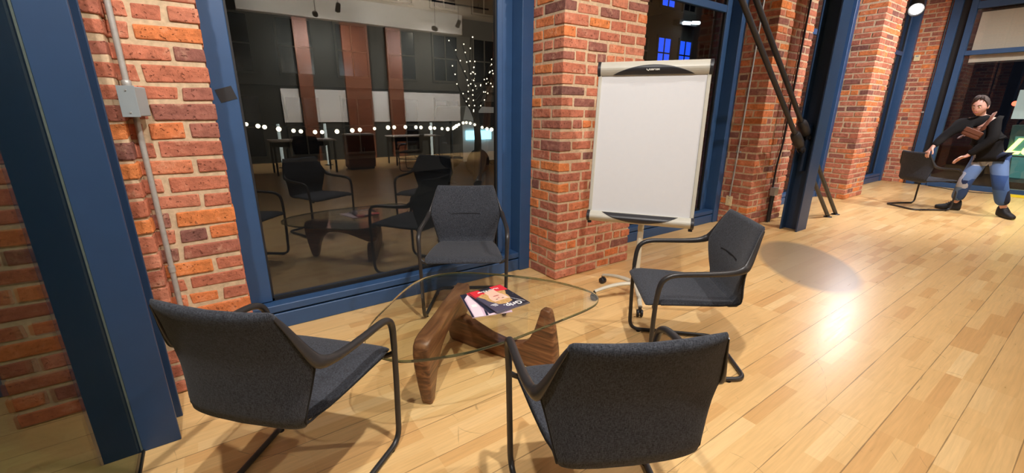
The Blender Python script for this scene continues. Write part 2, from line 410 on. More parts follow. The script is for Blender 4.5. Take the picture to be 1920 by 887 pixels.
M = {}
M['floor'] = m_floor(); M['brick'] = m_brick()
M['mortar'] = plain('lime_mortar', lin(200, 174, 142), 0.95, spec=0.1, noise=0.2, nscale=45, bump=1.0)
M['steelblue'] = plain('blue_steel_paint', lin(47, 79, 119), 0.42, noise=0.05, nscale=12)
M['coldark'] = plain('dark_blue_column_paint', lin(37, 62, 94), 0.42, noise=0.05, nscale=12)
M['gasket'] = plain('black_gasket', lin(18, 18, 20), 0.6)
M['fabric'] = m_fabric('charcoal_weave', lin(25, 26, 28), lin(76, 79, 87))
M['chairframe'] = plain('dark_powder_coat', lin(44, 42, 42), 0.38, noise=0.04)
M['seam'] = plain('black_stitch', lin(16, 16, 18), 0.9)
M['walnut'] = m_walnut()
M['glass'] = glassmat('window_glass', (0.86, 0.88, 0.88, 1), 0.09, 0.55)
M['endglass'] = glassmat('end_window_glass', (0.92, 0.93, 0.93, 1), 0.035, 0.5)
M['partition'] = glassmat('tinted_partition_glass', (0.58, 0.65, 0.60, 1), 0.025, 0.4)
M['tableglass'] = glassmat('clear_table_glass', (0.965, 0.975, 0.945, 1), 0.035, 0.8)
def m_edge():
    m, nt, b = newmat('green_glass_edge')
    b.inputs['Base Color'].default_value = (.10, .15, .10, 1); b.inputs['Roughness'].default_value = .06
    b.inputs['Transmission Weight'].default_value = .8; b.inputs['IOR'].default_value = 1.5
    return m
M['glassedge'] = m_edge()
M['silver'] = plain('silver_plastic', lin(186, 182, 168), 0.4, noise=0.03)
M['blackplastic'] = plain('black_plastic', lin(38, 38, 42), 0.42, noise=0.04)
M['whiteboard'] = plain('whiteboard_enamel', lin(212, 212, 212), 0.22, noise=0.01, spec=0.4)
M['cream'] = plain('cream_metal', lin(204, 198, 178), 0.4, noise=0.03)
M['galv'] = plain('galvanised_conduit', lin(168, 166, 160), 0.42, metal=0.25, noise=0.1, nscale=60)
M['greybox'] = plain('grey_box', lin(150, 158, 160), 0.5, noise=0.03)
M['ivory'] = plain('ivory_plastic', lin(226, 208, 164), 0.45, noise=0.02)
M['tape'] = plain('black_tape', lin(26, 26, 28), 0.55)
M['rod'] = plain('dark_steel_rod', lin(52, 52, 56), 0.45, metal=0.3, noise=0.08, bump=0.6, nscale=120)
M['plaster'] = plain('white_plaster', lin(205, 200, 190), 0.9, noise=0.02, nscale=6)
M['ceil'] = plain('pale_ceiling', lin(200, 188, 170), 0.9, noise=0.03, nscale=4)
M['darkwall'] = plain('dark_green_grey_wall', lin(52, 54, 50), 0.9, noise=0.1, nscale=3)
M['boardwhite'] = plain('white_board_paint', lin(232, 230, 224), 0.6, noise=0.01)
M['brownwood'] = plain('brown_panel', lin(122, 70, 44), 0.5, noise=0.1, nscale=8)
M['paper'] = plain('paper_edge', lin(226, 222, 214), 0.8, noise=0.03)
M['lens'] = emis('lamp_lens', (1.0, 0.96, 0.9, 1), 30.0)
M['bulb'] = emis('string_bulb', (1.0, 0.86, 0.62, 1), 4.0)
M['blacklamp'] = plain('black_lamp_housing', lin(24, 24, 26), 0.5)
M['skin'] = plain('skin', lin(214, 164, 144), 0.55, noise=0.05, nscale=25)
M['hair'] = plain('dark_brown_hair', lin(58, 43, 36), 0.7, noise=0.25, nscale=60, bump=0.6)
M['sweater'] = plain('black_sweater', lin(32, 31, 31), 0.95, spec=0.1, noise=0.1, nscale=90, bump=0.5)
M['denim'] = m_denim()
M['leather'] = plain('brown_leather', lin(104, 60, 40), 0.55, noise=0.1)
M['boot'] = plain('black_boot', lin(26, 25, 25), 0.7, noise=0.08)
M['yellow'] = plain('yellow_cable_cover', lin(238, 206, 30), 0.5)
M['facade'] = plain('night_facade_stone', lin(104, 98, 90), 0.9, noise=0.1, nscale=0.8)
M['asphalt'] = plain('street_asphalt', lin(60, 60, 64), 0.9, noise=0.1, nscale=2)
M['darkpane'] = plain('dark_window_pane', lin(16, 18, 26), 0.15)
M['bark'] = plain('dark_bark', lin(46, 38, 32), 0.9, noise=0.2)

# ------------------------------------------------------------------ room shell
CEIL = 4.2; WY = 2.98; EX = 11.72; BACK = -7.0; LX = -6.0
def struct(o): o['kind'] = 'structure'; return o
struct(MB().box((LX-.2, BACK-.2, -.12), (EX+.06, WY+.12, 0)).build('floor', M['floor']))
struct(MB().box((LX-.2, BACK-.2, CEIL), (EX+.2, WY+.3, CEIL+.15)).build('ceiling', M['ceil']))
# back wall (behind the camera, seen mirrored in the big window): dark band, pale bulkhead above
struct(MB().box((LX-.2, BACK-.2, 0), (EX+.2, BACK, 3.64)).build('wall_back', M['darkwall']))
bh = MB().box((1.0, BACK, 3.64), (7.0, BACK+.25, CEIL-.002)); struct(bh.build('trim_1', M['plaster']))
struct(MB().box((LX-.2, BACK, 0), (LX, WY+.12, CEIL)).build('wall_left', M['plaster']))
struct(MB().box((EX, BACK, 0), (EX+.2, -2.2, CEIL)).build('wall_right', M['plaster']))

# ------------------------------------------------------------------ brick piers: every brick laid with its own tone
CH = 1.38/16.7
def brick_block(name, x0, x1, y0, y1, z1, faces, seed, z0=0.0, rough=1.0):
    """rectangular pier; faces: subset of 'F' (faces -Y), 'L' (faces -X), 'R' (faces +X)"""
    rnd = random.Random(seed); mb = MB(); tones = []
    J = 0.019; D = 0.05; inset = 0.006
    mb.box((x0+(inset if 'L' in faces else 0), y0+(inset if 'F' in faces else 0), z0),
           (x1-(inset if 'R' in faces else 0), y1, z1), 0); tones += [0.5]*6
    def brick(lo, hi):
        lo = list(lo); hi = list(hi); o = len(mb.v)
        j = lambda a: rnd.uniform(-a, a)*rough
        x_0, y_0, z_0 = lo; x_1, y_1, z_1 = hi
        dz0, dz1 = j(.0045), j(.0045); dx0, dx1 = j(.004), j(.004); dn = j(.0035)
        if x_1-x_0 >= y_1-y_0: pass
        vs = []
        for (a, b_, c) in ((0,0,0),(1,0,0),(1,1,0),(0,1,0),(0,0,1),(1,0,1),(1,1,1),(0,1,1)):
            px = (x_1 if a else x_0); py = (y_1 if b_ else y_0); pz = (z_1+dz1 if c else z_0+dz0)+j(.003)
            if py < y0+.01 and 'F' in faces: py += dn+j(.0015)
            if px < x0+.01 and 'L' in faces: px += dn+j(.0015)
            elif px > x1-.01 and 'R' in faces: px -= dn+j(.0015)
            else: px += j(.005)
            vs.append((px, py+(j(.003) if py > y0+.01 else 0), pz+j(.002)))
        mb.add(vs, [(0,3,2,1),(4,5,6,7),(0,1,5,4),(1,2,6,5),(2,3,7,6),(3,0,4,7)], 1)
        t = min(1, max(0, rnd.gauss(.54, .22)));  
        if rnd.random() < .10: t = rnd.uniform(.86, 1.0)
        if rnd.random() < .06: t = rnd.uniform(0, .16)
        tones.extend([t]*6)
    n = int(math.ceil((z1-z0)/CH)); LB = 0.236; HB = 0.112
    for c in range(n):
        za = z0+c*CH+J*.5; zb = min(z0+(c+1)*CH-J*.5, z1)
        if zb-za < .02: continue
        header = (c % 6 == 3)
        def run(a, b):
            """split the interval a..b into bricks"""
            out = []; x = a
            while b-x > .03:
                ln = (HB if (header or rnd.random() < .12) else LB)*rnd.uniform(.93, 1.05)
                if b-(x+ln) < .07: ln = b-x
                out.append((x, x+ln-(J if x+ln < b-1e-4 else 0)*rnd.uniform(.7, 1.3))); x += ln
            return out
        ca = LB if c % 2 == 0 else HB; cb = HB if c % 2 == 0 else LB      # corner brick along the front / along the side
        fa, fb = x0, x1
        if 'L' in faces:
            brick((x0, y0, za), (x0+ca, y0+cb, zb)); fa = x0+ca+J
        if 'R' in faces:
            brick((x1-ca, y0, za), (x1, y0+cb, zb)); fb = x1-ca-J
        if 'F' in faces:
            if 'L' not in faces: fa = x0 + 0
            rr = run(fa, fb)
            if 'L' not in faces and c % 2: rr = run(fa+HB+J, fb); brick((fa, y0, za), (fa+HB, y0+D, zb))
            for a, b in rr: brick((a, y0, za), (b, y0+D, zb))
        for s_ in 'LR':
            if s_ in faces:
                st = y0+cb+J if 'F' in faces else (y0 + (HB+J if c % 2 else 0))
                if 'F' not in faces and c % 2: brick((x0, y0, za), (x0+D, y0+HB, zb)) if s_ == 'L' else brick((x1-D, y0, za), (x1, y0+HB, zb))
                for a, b in run(st, y1):
                    if s_ == 'L': brick((x0, a, za), (x0+D, b, zb))
                    else: brick((x1-D, a, za), (x1, b, zb))
    o = mb.build(name, [M['mortar'], M['brick']])
    at = o.data.attributes.new('tone', 'FLOAT', 'FACE'); at.data.foreach_set('value', tones)
    b = o.modifiers.new('bevel', 'BEVEL'); b.width = .006; b.segments = 2; b.limit_method = 'ANGLE'
    return struct(o)
def fix_recalc(): pass
PIERS = [('wall_pier_1', -.89, .047, 2.53, 11), ('wall_pier_2', 2.222, 3.13, 2.53, 12), ('wall_pier_3', 5.335, 6.235, 2.53, 13), ('wall_pier_4', 8.52, 9.32, 2.53, 14)]
for nm, a, b, y, sd in PIERS:
    brick_block(nm, a, b, y, WY+.1, CEIL, 'FLR', sd)
brick_block('wall_pilaster', -.60, -.275, 2.445, 2.53, CEIL, 'FLR', 15, rough=1.6)
brick_block('wall_end', EX, EX+.2, 2.49, WY+.05, CEIL, 'L', 16)

# ------------------------------------------------------------------ windows
def window(n, x0, x1, lf=.13, rj=.11, transom=2.47, y=WY, jamb_in=.09):
    root = empty('window_%d' % n, (0, 0, 0)); struct(root)
    f = MB()
    f.box((x0, y-.0, .17), (x0+lf, y+.06, CEIL))                        # left stile
    f.box((x1-.28, y, .17), (x1-.235, y+.06, CEIL))                     # slim right stile
    f.box((x1-.235, y+.045, 0), (x1-rj, y+.10, CEIL))                   # recess between stile and jamb
    f.box((x1-rj, y-jamb_in, 0), (x1, y+.10, CEIL))                     # right jamb
    f.box((x0+lf, y+.005, transom), (x1-.28, y+.055, transom+.075))     # transom bar
    f.build('frame', M['steelblue'], root, bevel=.004, seg=1)
    s = MB()
    s.box((x0, y-.075, 0), (x1-rj, y+.10, .105))                        # base board
    s.box((x0, y-.055, .105), (x1-rj, y+.10, .118))                     # groove
    s.box((x0, y-.075, .118), (x1-rj, y+.10, .165))                     # upper ledge
    s.build('sill', M['steelblue'], root, bevel=.004, seg=1)
    g = MB(); g.box((x0+lf, y+.014, .165), (x1-.28, y+.044, .185)); g.box((x0+lf, y+.014, .165), (x0+lf+.012, y+.044, CEIL)); g.box((x1-.292, y+.014, .165), (x1-.28, y+.044, CEIL))
    g.build('gasket', M['gasket'], root)
    p = MB(); p.box((x0+lf+.005, y+.026, .18), (x1-.285, y+.032, CEIL)); p.build('pane', M['glass'], root)
    return root
window(1, .047, 2.222)
window(2, 3.13, 5.335)
window(3, 6.235, 8.52)
window(4, -3.1, -.89)
window(5, 9.32, 11.72)
struct(MB().box((LX, WY, 0), (-3.1, WY+.12, CEIL)).build('wall_window_side', M['plaster']))
# big window in the end wall
r6 = empty('window_6'); struct(r6)
f = MB()
f.box((EX-.03, 2.36, 0), (EX+.08, 2.49, CEIL)); MB().box((EX+.03, 2.25, 0), (EX+.08, 2.36, CEIL)).build('recess', M['gasket'], r6); f.box((EX-.03, 2.16, 0), (EX+.08, 2.25, CEIL))
f.box((EX-.03, -2.2, 2.42), (EX+.06, 2.16, 2.50)); f.box((EX-.03, -2.2, 3.20), (EX+.06, 2.16, 3.32)); f.box((EX-.03, -2.2, 0), (EX+.06, -2.1, CEIL))
f.build('frame', M['steelblue'], r6, bevel=.004, seg=1)
MB().box((EX-.06, -2.2, 0), (EX+.06, 2.16, .09)).build('sill', M['steelblue'], r6, bevel=.004, seg=1)
MB().box((EX+.02, -2.1, .09), (EX+.026, 2.16, CEIL)).build('pane', M['endglass'], r6)

# ------------------------------------------------------------------ steel columns (H section) and bracing rods
def column(x, label):
    yf, yb, hw, t = 2.06, 2.255, .13, .016
    root = empty('steel_column', (x, (yf+yb)/2, 0), label=label, cat='column', group='blue steel columns')
    c = (yf+yb)/2
    MB().box((-hw, yf-c, 0), (hw, yf-c+t, CEIL)).build('front_flange', M['coldark'], root, bevel=.003, seg=2)
    MB().box((-hw, yb-c-t, 0), (hw, yb-c, CEIL)).build('rear_flange', M['coldark'], root, bevel=.003, seg=2)
    MB().box((-.006, yf-c+t, 0), (.006, yb-c-t, CEIL)).build('web', M['coldark'], root)
    return root
column(-.433, 'blue steel column beside the left brick pier, glass partition meeting its face')
colR = column(5.765, 'blue steel column crossed by two dark diagonal rods')
MB().box((-.1, -.012, .72), (-.006, .012, 1.25)).build('gusset_plate', M['coldark'], colR)
MB().box((.006, -.012, .62), (.1, .012, 1.15)).build('gusset_plate', M['coldark'], colR)

def brace(label, xa, za, xb, xcl):
    """rod in the plane of the column web, from high on the left down to the floor"""
    k = (za-0.0)/(xb-xa); yy = 2.17
    d = Vector((1, 0, -k)).normalized(); z = lambda x: (xb-x)*k
    zt = CEIL-.01; xt = xb-zt/k
    root = empty('brace_rod', (xb, yy, 0), label=label, cat='brace rod', group='diagonal bracing rods at the steel column')
    P = lambda x: Vector((x-xb, 0, z(x)))
    MB().tube([P(xt), P(xcl)], .025, 14).build('upper_rod', M['rod'], root)
    s = P(xcl); e = s+d*.17
    MB().lathe([(.030, -.06), (.050, -.03), (.054, .02), (.054, .13), (.042, .18), (.022, .20)], s, 18, axis=d).build('turnbuckle', M['rod'], root)
    cl = MB()
    for dy in (-.026, .016):
        M4 = frame_mat(e+Vector((0, dy, 0))-d*.05, d, Vector((0, 0, 1)).cross(d).cross(d).normalized()*-1, (0, 1, 0))
        pl = [(0, -.035), (.12, -.04), (.165, -.03), (.18, 0), (.165, .03), (.12, .04), (0, .035)]
        cl.prism(pl, 0, .010, M4)
    cl.lathe([(.02, -.04), (.02, .04)], e+d*.085, 12, axis=(0, 1, 0))
    cl.build('clevis', M['rod'], root)
    MB().tube([P(5.80), P(xb-.0)+Vector((.0, 0, .004))], .024, 14).build('lower_rod', M['rod'], root)
    MB().lathe([(.05, 0), (.05, .008), (.03, .012)], (-.01, 0, 0), 16).build('floor_plate', M['rod'], root)
brace('dark bracing rod, lower-left one of the diagonal pair reaching the floor nearer the column', 3.883, 2.285, 6.88, 5.40)
brace('dark bracing rod, upper-right one of the diagonal pair reaching the floor farther from the column', 4.107, 2.32, 7.15, 5.50)

# glass partition between the left column and the camera side
gp = empty('glass_partition', (-.433, 0, 0), label='tinted glass partition standing edge-on to the left blue column', cat='glass partition')
MB().box((-.005, -2.6, .012), (.005, 2.056, CEIL-.02)).build('pane', M['partition'], gp)
MB().box((-.009, -2.6, 0), (.009, 2.056, .014)).build('floor_channel', M['gasket'], gp)
MB().box((-.0025, 2.054, .012), (.0035, 2.0595, CEIL-.02)).build('edge_seal', M['galv'], gp)

# ------------------------------------------------------------------ wall fittings
cb = empty('junction_box', (-.232, 2.45, 1.347), -.30, label='grey steel junction box on the left brick pier between two conduits', cat='junction box')
MB().box((-.028, -.05, 0), (.028, .05, .118)).build('body', M['greybox'], cb, bevel=.004)
MB().box((-.031, -.054, -.003), (.031, -.05, .121)).build('cover', M['greybox'], cb, bevel=.001)
for zz in (.015, .103): MB().lathe([(.004, -.002), (.003, .001)], (0, -.056, zz), 8, axis=(0, -1, 0)).build('screw', M['galv'], cb)
co = empty('conduit', (-.250, 2.508, 1.467), label='galvanised conduit rising from the grey junction box on the left pier', cat='conduit')
MB().tube([(0, 0, 0), (0, 0, CEIL-1.467)], .0115, 12).build('pipe', M['galv'], co)
MB().lathe([(.015, 0), (.017, .004), (.017, .024), (.0125, .028)], (0, 0, 0), 12).build('connector', M['galv'], co)
co = empty('conduit', (-.246, 2.512, 0), label='dull galvanised conduit dropping to the floor below the grey junction box', cat='conduit')
MB().tube([(0, 0, 0), (0, 0, 1.347)], .0115, 12).build('pipe', M['galv'], co)
MB().lathe([(.0145, 0), (.0145, .03)], (0, 0, .62), 12).build('coupling', M['galv'], co)
# black tape on the blue stile
tm = MB(); R = Matrix.Rotation(-.30, 3, 'Y')
tm.box((-.042, -.002, -.036), (.042, .0, .036), rot=R); t = tm.build('tape_patch', M['tape']); t.location = (.119, WY-.0005, 1.458)
tag(t, 'square of black tape stuck askew on the blue window frame beside the left pier', 'tape')
# outlet and conduits on the third pier
ou = empty('wall_outlet', (5.330, 2.772, .235), label='ivory electrical outlet low on the brick pier behind the right chair', cat='outlet')
MB().box((-.008, -.04, 0), (.006, .04, .125)).build('cover_plate', M['ivory'], ou, bevel=.003)
for zz in (.035, .09):
    rc = MB().lathe([(.017, 0), (.016, .003)], (-.009, 0, zz), 14, axis=(-1, 0, 0)).build('receptacle', M['ivory'], ou)
    sl = MB()
    for dy in (-.006, .006): sl.box((-.0128, dy-.0012, zz-.002), (-.0118, dy+.0012, zz+.008))
    sl.build('slot', M['gasket'], rc)
co = empty('conduit', (5.316, 2.745, .36), label='thin bright conduit running up from the ivory outlet', cat='conduit')
MB().tube([(0, 0.02, 0), (0, .01, .25), (0, 0, .6), (0, -.05, CEIL-.37)], .0095, 10).build('pipe', M['galv'], co)
MB().box((-.004, -.03, .545), (.012, .025, .565)).build('strap', M['galv'], co)
MB().lathe([(.0125, 0), (.0125, .035)], (0, .004, .60), 10).build('coupling', M['galv'], co)
co = empty('cable_run', (5.88, 2.512, .0), label='dark vertical cable run on the brick pier behind the rods', cat='cable')
MB().tube(fillet([(-.02, 0, .46), (-.02, 0, .75), (.04, 0, 1.0), (.11, 0, CEIL-.02)], .1), .011, 10).build('cable', M['rod'], co)
MB().box((-.06, -.05, .355), (.045, .008, .46)).build('box', M['galv'], co, bevel=.004)
for dx in (-.035, .012): MB().tube([(dx, -.012, .002), (dx, -.012, .36)], .015, 10).build('floor_pipe', M['rod'], co)
th = empty('thermostat', (EX, 2.82, 2.38), label='small cream thermostat high on the far brick wall', cat='thermostat')
MB().box((-.028, -.045, 0), (0, .045, .115)).build('body', M['ivory'], th, bevel=.005)
MB().box((-.0295, -.022, .075), (-.028, .022, .10)).build('display', M['greybox'], th)
co = empty('conduit', (EX-.016, 2.515, 0), label='dark conduit up the edge of the far brick wall beside the end window', cat='conduit')
MB().tube([(0, 0, 0.002), (0, 0, CEIL-.005)], .012, 10).build('pipe', M['rod'], co)
MB().box((-.016, -.02, 1.4), (.014, .02, 1.43)).build('strap', M['galv'], co)

# ------------------------------------------------------------------ cantilever chairs (local: sitter faces +y, front feet at y = 0)
def shell_ring(c, hw, th, tang, curve, n=40, pw=.42):
    """closed cross-section of a padded sheet: half width hw, thickness th, bent towards its normal by curve"""
    t = Vector(tang).normalized(); nrm = t.cross(Vector((1, 0, 0)))      # normal points to the sitter
    out = []
    for k in range(n):
        a = 2*PI*k/n; ca, sa = math.cos(a), math.sin(a)
        u = math.copysign(abs(ca)**pw, ca); v = math.copysign(abs(sa)**.75, sa)
        out.append(Vector(c) + Vector((u*hw, 0, 0)) + nrm*(v*th*.5 + curve*(u*u)))
    return out
def shell(stations):
    mb = MB(); rings = []
    m = len(stations)
    for i, (y, z, hw, th, cv) in enumerate(stations):
        a = stations[max(0, i-1)]; b = stations[min(m-1, i+1)]
        rings.append(shell_ring((0, y, z), hw, th, (0, b[0]-a[0], b[1]-a[1]), cv))
    return mb.loft(rings)
def make_chair():
    root = empty('cantilever_chair', (0, 0, 0))
    # seat pad: front edge to the crease with the back
    st = [(.042, .424, .232, .004, 0), (.040, .428, .240, .016, 0), (.030, .432, .248, .026, 0), (.010, .436, .253, .032, .002), (-.03, .438, .255, .034, .004), (-.10, .434, .248, .036, .007),
          (-.18, .429, .240, .036, .010), (-.26, .424, .230, .036, .012), (-.33, .421, .219, .036, .012), (-.375, .422, .207, .035, .010), (-.40, .425, .196, .03, .008), (-.415, .428, .184, .008, .006)]
    seat = shell(st).build('seat', M['fabric'], root)
    bk = [(-.372, .408, .170, .006, .004), (-.395, .410, .188, .030, .006), (-.425, .420, .203, .040, .008), (-.445, .440, .211, .042, .012), (-.452, .475, .217, .040, .018), (-.450, .53, .229, .038, .026), (-.450, .59, .243, .037, .034),
          (-.455, .640, .2565, .037, .040), (-.459, .660, .2595, .037, .042), (-.466, .690, .2515, .037, .038), (-.480, .745, .235, .035, .032), (-.494, .795, .220, .034, .025), (-.502, .820, .2125, .035, .022), (-.506, .833, .209, .028, .021), (-.509, .841, .202, .010, .02)]
    back = shell(bk).build('backrest', M['fabric'], root)
    # dark edge trim between pad and shell, down the back's sides and forward under the seat
    for s in (-1, 1):
        tp = []
        for q, src in ((0, bk[3:10][::-1]), (1, st[4:10][::-1])):
            for (y, z, hw, th, cv) in src:
                tp.append((s*(hw-.001), y+cv, z) if q == 0 else (s*(hw-.001), y, z+cv-.004))
        MB().tube(smooth_curve(tp, 2), .0042, 6).build('edge_trim', M['seam'], back if False else root)
    # stitched crease across the backrest pad
    pts = []
    for k in range(13):
        x = -.105 + .21*k/12; pts.append((x, -.4340+.041*(x/.257)**2 - .001, .648 - .004*abs(x/.105)**3))
    MB().tube(pts, .0022, 6).build('seam', M['seam'], back)
    for s in (-1, 1):
        # arm: dark strip up the edge of the backrest, flaring into the armrest and round to the leg
        p = [(s*.2105, -.486, .830), (s*.2235, -.468, .790), (s*.241, -.446, .733), (s*.259, -.420, .674), (s*.267, -.400, .650), (s*.274, -.355, .634), (s*.281, -.28, .626), (s*.286, -.19, .622), (s*.289, -.10, .618), (s*.289, -.05, .608), (s*.289, -.018, .585), (s*.288, -.004, .550), (s*.286, .002, .505), (s*.284, .006, .455)]
        rad = [(.002, .006), (.0035, .010), (.0055, .014), (.011, .019), (.017, .022), (.0155, .0165), (.0145, .0145), (.0145, .0135), (.0145, .0135), (.0145, .0135), (.0145, .0135), (.014, .013), (.013, .0125), (.0125, .0125)]
        P = smooth_curve(p, 4); RR = []
        for i in range(len(p)-1):
            for k in range(4):
                t = k/4; RR.append(tuple(rad[i][j]*(1-t)+rad[i+1][j]*t for j in (0, 1)))
        RR.append(rad[-1])
        MB().tube(P, RR, 14, flat=(1, 0, 0)).build('armrest', M['chairframe'], root)
        MB().tube([(s*.283, .004, .440), (s*.262, .008, .424), (s*.235, .004, .414)], [(.011, .008), (.011, .007), (.011, .006)], 10).build('seat_bracket', M['chairframe'], root)
    # one bent steel tube: leg, runner, rear bar, runner, leg
    z = .0145
    path = [(.284, .006, .458), (.281, .008, .30), (.276, .0, z), (.226, -.520, z), (-.226, -.520, z), (-.276, .0, z), (-.281, .008, .30), (-.284, .006, .458)]
    MB().tube(fillet(path, [0, .1, .065, .06, .06, .065, .1, 0], 7), .0118, 12).build('cantilever_frame', M['chairframe'], root)
    for (x, y) in ((.268, -.055), (-.268, -.055), (.236, -.43), (-.236, -.43)):
        MB().lathe([(.012, 0), (.013, .001), (.012, .004)], (x, y, 0), 10).build('glide', M['gasket'], root)
    MB().tube([(-.2, -.02, .412), (.2, -.02, .412)], [(.006, .012)]*2, 8).build('under_seat_bar', M['chairframe'], root)
    return root
CHAIRS = [((0.283, 1.712), -0.8226, 'charcoal fabric cantilever chair in front of the left blue column, seen from behind'),
          ((1.252, 2.340), 2.590, 'charcoal fabric cantilever chair facing us with its back to the big window'),
          ((1.895, 1.390), 0.8735, 'charcoal fabric cantilever chair standing before the white presentation easel'),
          ((1.035, 0.999), -0.464, 'charcoal fabric cantilever chair nearest to us at the middle, its back turned'),
          ((8.988, 1.543), -2.123, 'charcoal cantilever chair far off, held by the bending person'),
          ((1.5, -3.40), 0.3, 'charcoal cantilever chair at the white desk, mirrored in the big window'),
          ((3.70, -3.8), 2.2, 'charcoal cantilever chair beside the brown cabinet, mirrored in the big window'),
          ((4.75, -6.25), 3.0, 'charcoal cantilever chair farthest back, mirrored in the big window'),
          ((6.05, -5.9), 3.4, 'charcoal cantilever chair under the long white board, mirrored in the big window')]
chair0 = make_chair()
for i, ((x, y), a, lab) in enumerate(CHAIRS):
    o = chair0 if i == 0 else copy_tree(chair0)
    o.location = (x, y, 0); o.rotation_euler = (0, 0, a)
    tag(o, lab, 'chair', 'charcoal cantilever chairs')

# ------------------------------------------------------------------ walnut and glass coffee table
TOPZ, GTH = 0.381, 0.014
outline = [(.4297,1.7588),(.4797,1.8777),(.5397,1.9617),(.6625,2.09),(.7772,2.2036),(.8911,2.2907),(.9915,2.327),(1.1084,2.3203),(1.2243,2.2648),(1.3150,2.1850),(1.4212,2.0766),(1.5707,1.8894),(1.6426,1.7398),(1.6770,1.6152),(1.6740,1.5450),(1.6370,1.4900),(1.5660,1.4520),(1.4573,1.4340),(1.2797,1.4223),(1.1127,1.4136),(.9653,1.4100),(.7797,1.4272),(.6605,1.4592),(.5708,1.4930),(.4995,1.5370),(.4405,1.6200),(.4230,1.6900)]
tcen = Vector((1.08, 1.82, 0))
tbl = empty('coffee_table', tcen, label='coffee table with rounded triangular glass top on two walnut legs', cat='table')
oc = smooth_curve([(x-tcen.x, y-tcen.y, 0) for x, y in outline], 5, closed=True)
gm = MB(); n = len(oc)
zb, zt = TOPZ-GTH, TOPZ; e = .0012
cen = Vector((0, 0, 0))
def ins(p, d): return p - (p-cen).normalized()*d
rings = [[ins(p, e)+Vector((0, 0, zb)) for p in oc], [p+Vector((0, 0, zb+e)) for p in oc], [p+Vector((0, 0, zt-e)) for p in oc], [ins(p, e)+Vector((0, 0, zt)) for p in oc]]
vs = [v for r in rings for v in r]
gm.add(vs, [tuple(range(n-1, -1, -1)), tuple(range(3*n, 4*n))], 0)
fs = []
for i in range(3):
    for k in range(n): fs.append((i*n+k, i*n+(k+1) % n, (i+1)*n+(k+1) % n, (i+1)*n+k))
gm.add(vs, fs, 1, True)
gm.build('glass_top', [M['tableglass'], M['glassedge']], tbl, merge=True)
LEGH = zb - .0005
prof = [(.035, 0), (.20, 0), (.45, .004), (.66, 0), (.705, .004), (.733, .025), (.742, .07), (.738, .14), (.722, .25), (.702, .345), (.694, LEGH-.004), (.684, LEGH), (.655, LEGH), (.645, LEGH-.006), (.634, .32), (.610, .235), (.580, .170), (.535, .128), (.470, .104), (.390, .098), (.300, .110), (.215, .136), (.150, .160), (.095, .177), (.05, .181), (.022, .170), (.004, .135), (0, .07), (.010, .02)]
def leg(origin, direction, invert, name):
    d = Vector((direction[0], direction[1], 0)).normalized(); side = Vector((-d.y, d.x, 0))
    mb = MB(); P = [Vector((p[0], p[1], 0)) for p in prof]
    m = len(P); rings = []
    for s_, k in ((-1, 0), (-.94, 1), (-.75, 2), (.75, 2), (.94, 1), (1, 0)):
        ring = []
        for q, p in enumerate(P):
            c = Vector((p.x, p.y, 0)); u = p.x; v = p.y
            # half thickness: full in the beam, slimmer at the tip
            ht = .040 - .015*max(0, (v-.10)/.27) - .004*max(0, (.25-u)/.25)
            a = (P[(q+1) % m]-P[q-1]).normalized(); nrm = Vector((-a.y, a.x, 0))
            off = {0: .013, 1: .004, 2: 0}[k]
            if v < .004 and u < .69: nrm = Vector((0, 1, 0)); off *= .35
            if v > LEGH-.003: nrm = Vector((0, -1, 0)); off *= .35
            pp = p + nrm*off
            zz = (LEGH-pp.y) if invert else pp.y
            ring.append(Vector((pp.x, s_*ht, zz)))
        rings.append(ring)
    mb.loft(rings, caps=True)
    o = mb.build(name, M['walnut'], tbl); o.location = (origin[0]-tcen.x, origin[1]-tcen.y, 0); o.rotation_euler = (0, 0, math.atan2(d.y, d.x))
    return o
leg((1.160, 2.165), (-.703, -.711), True, 'leg')
leg((1.075, 2.195), (.392, -.920), False, 'leg')
MB().lathe([(.008, .15), (.008, .21)], (1.118-tcen.x, 2.118-tcen.y, 0), 10).build('pivot_pin', M['galv'], tbl)

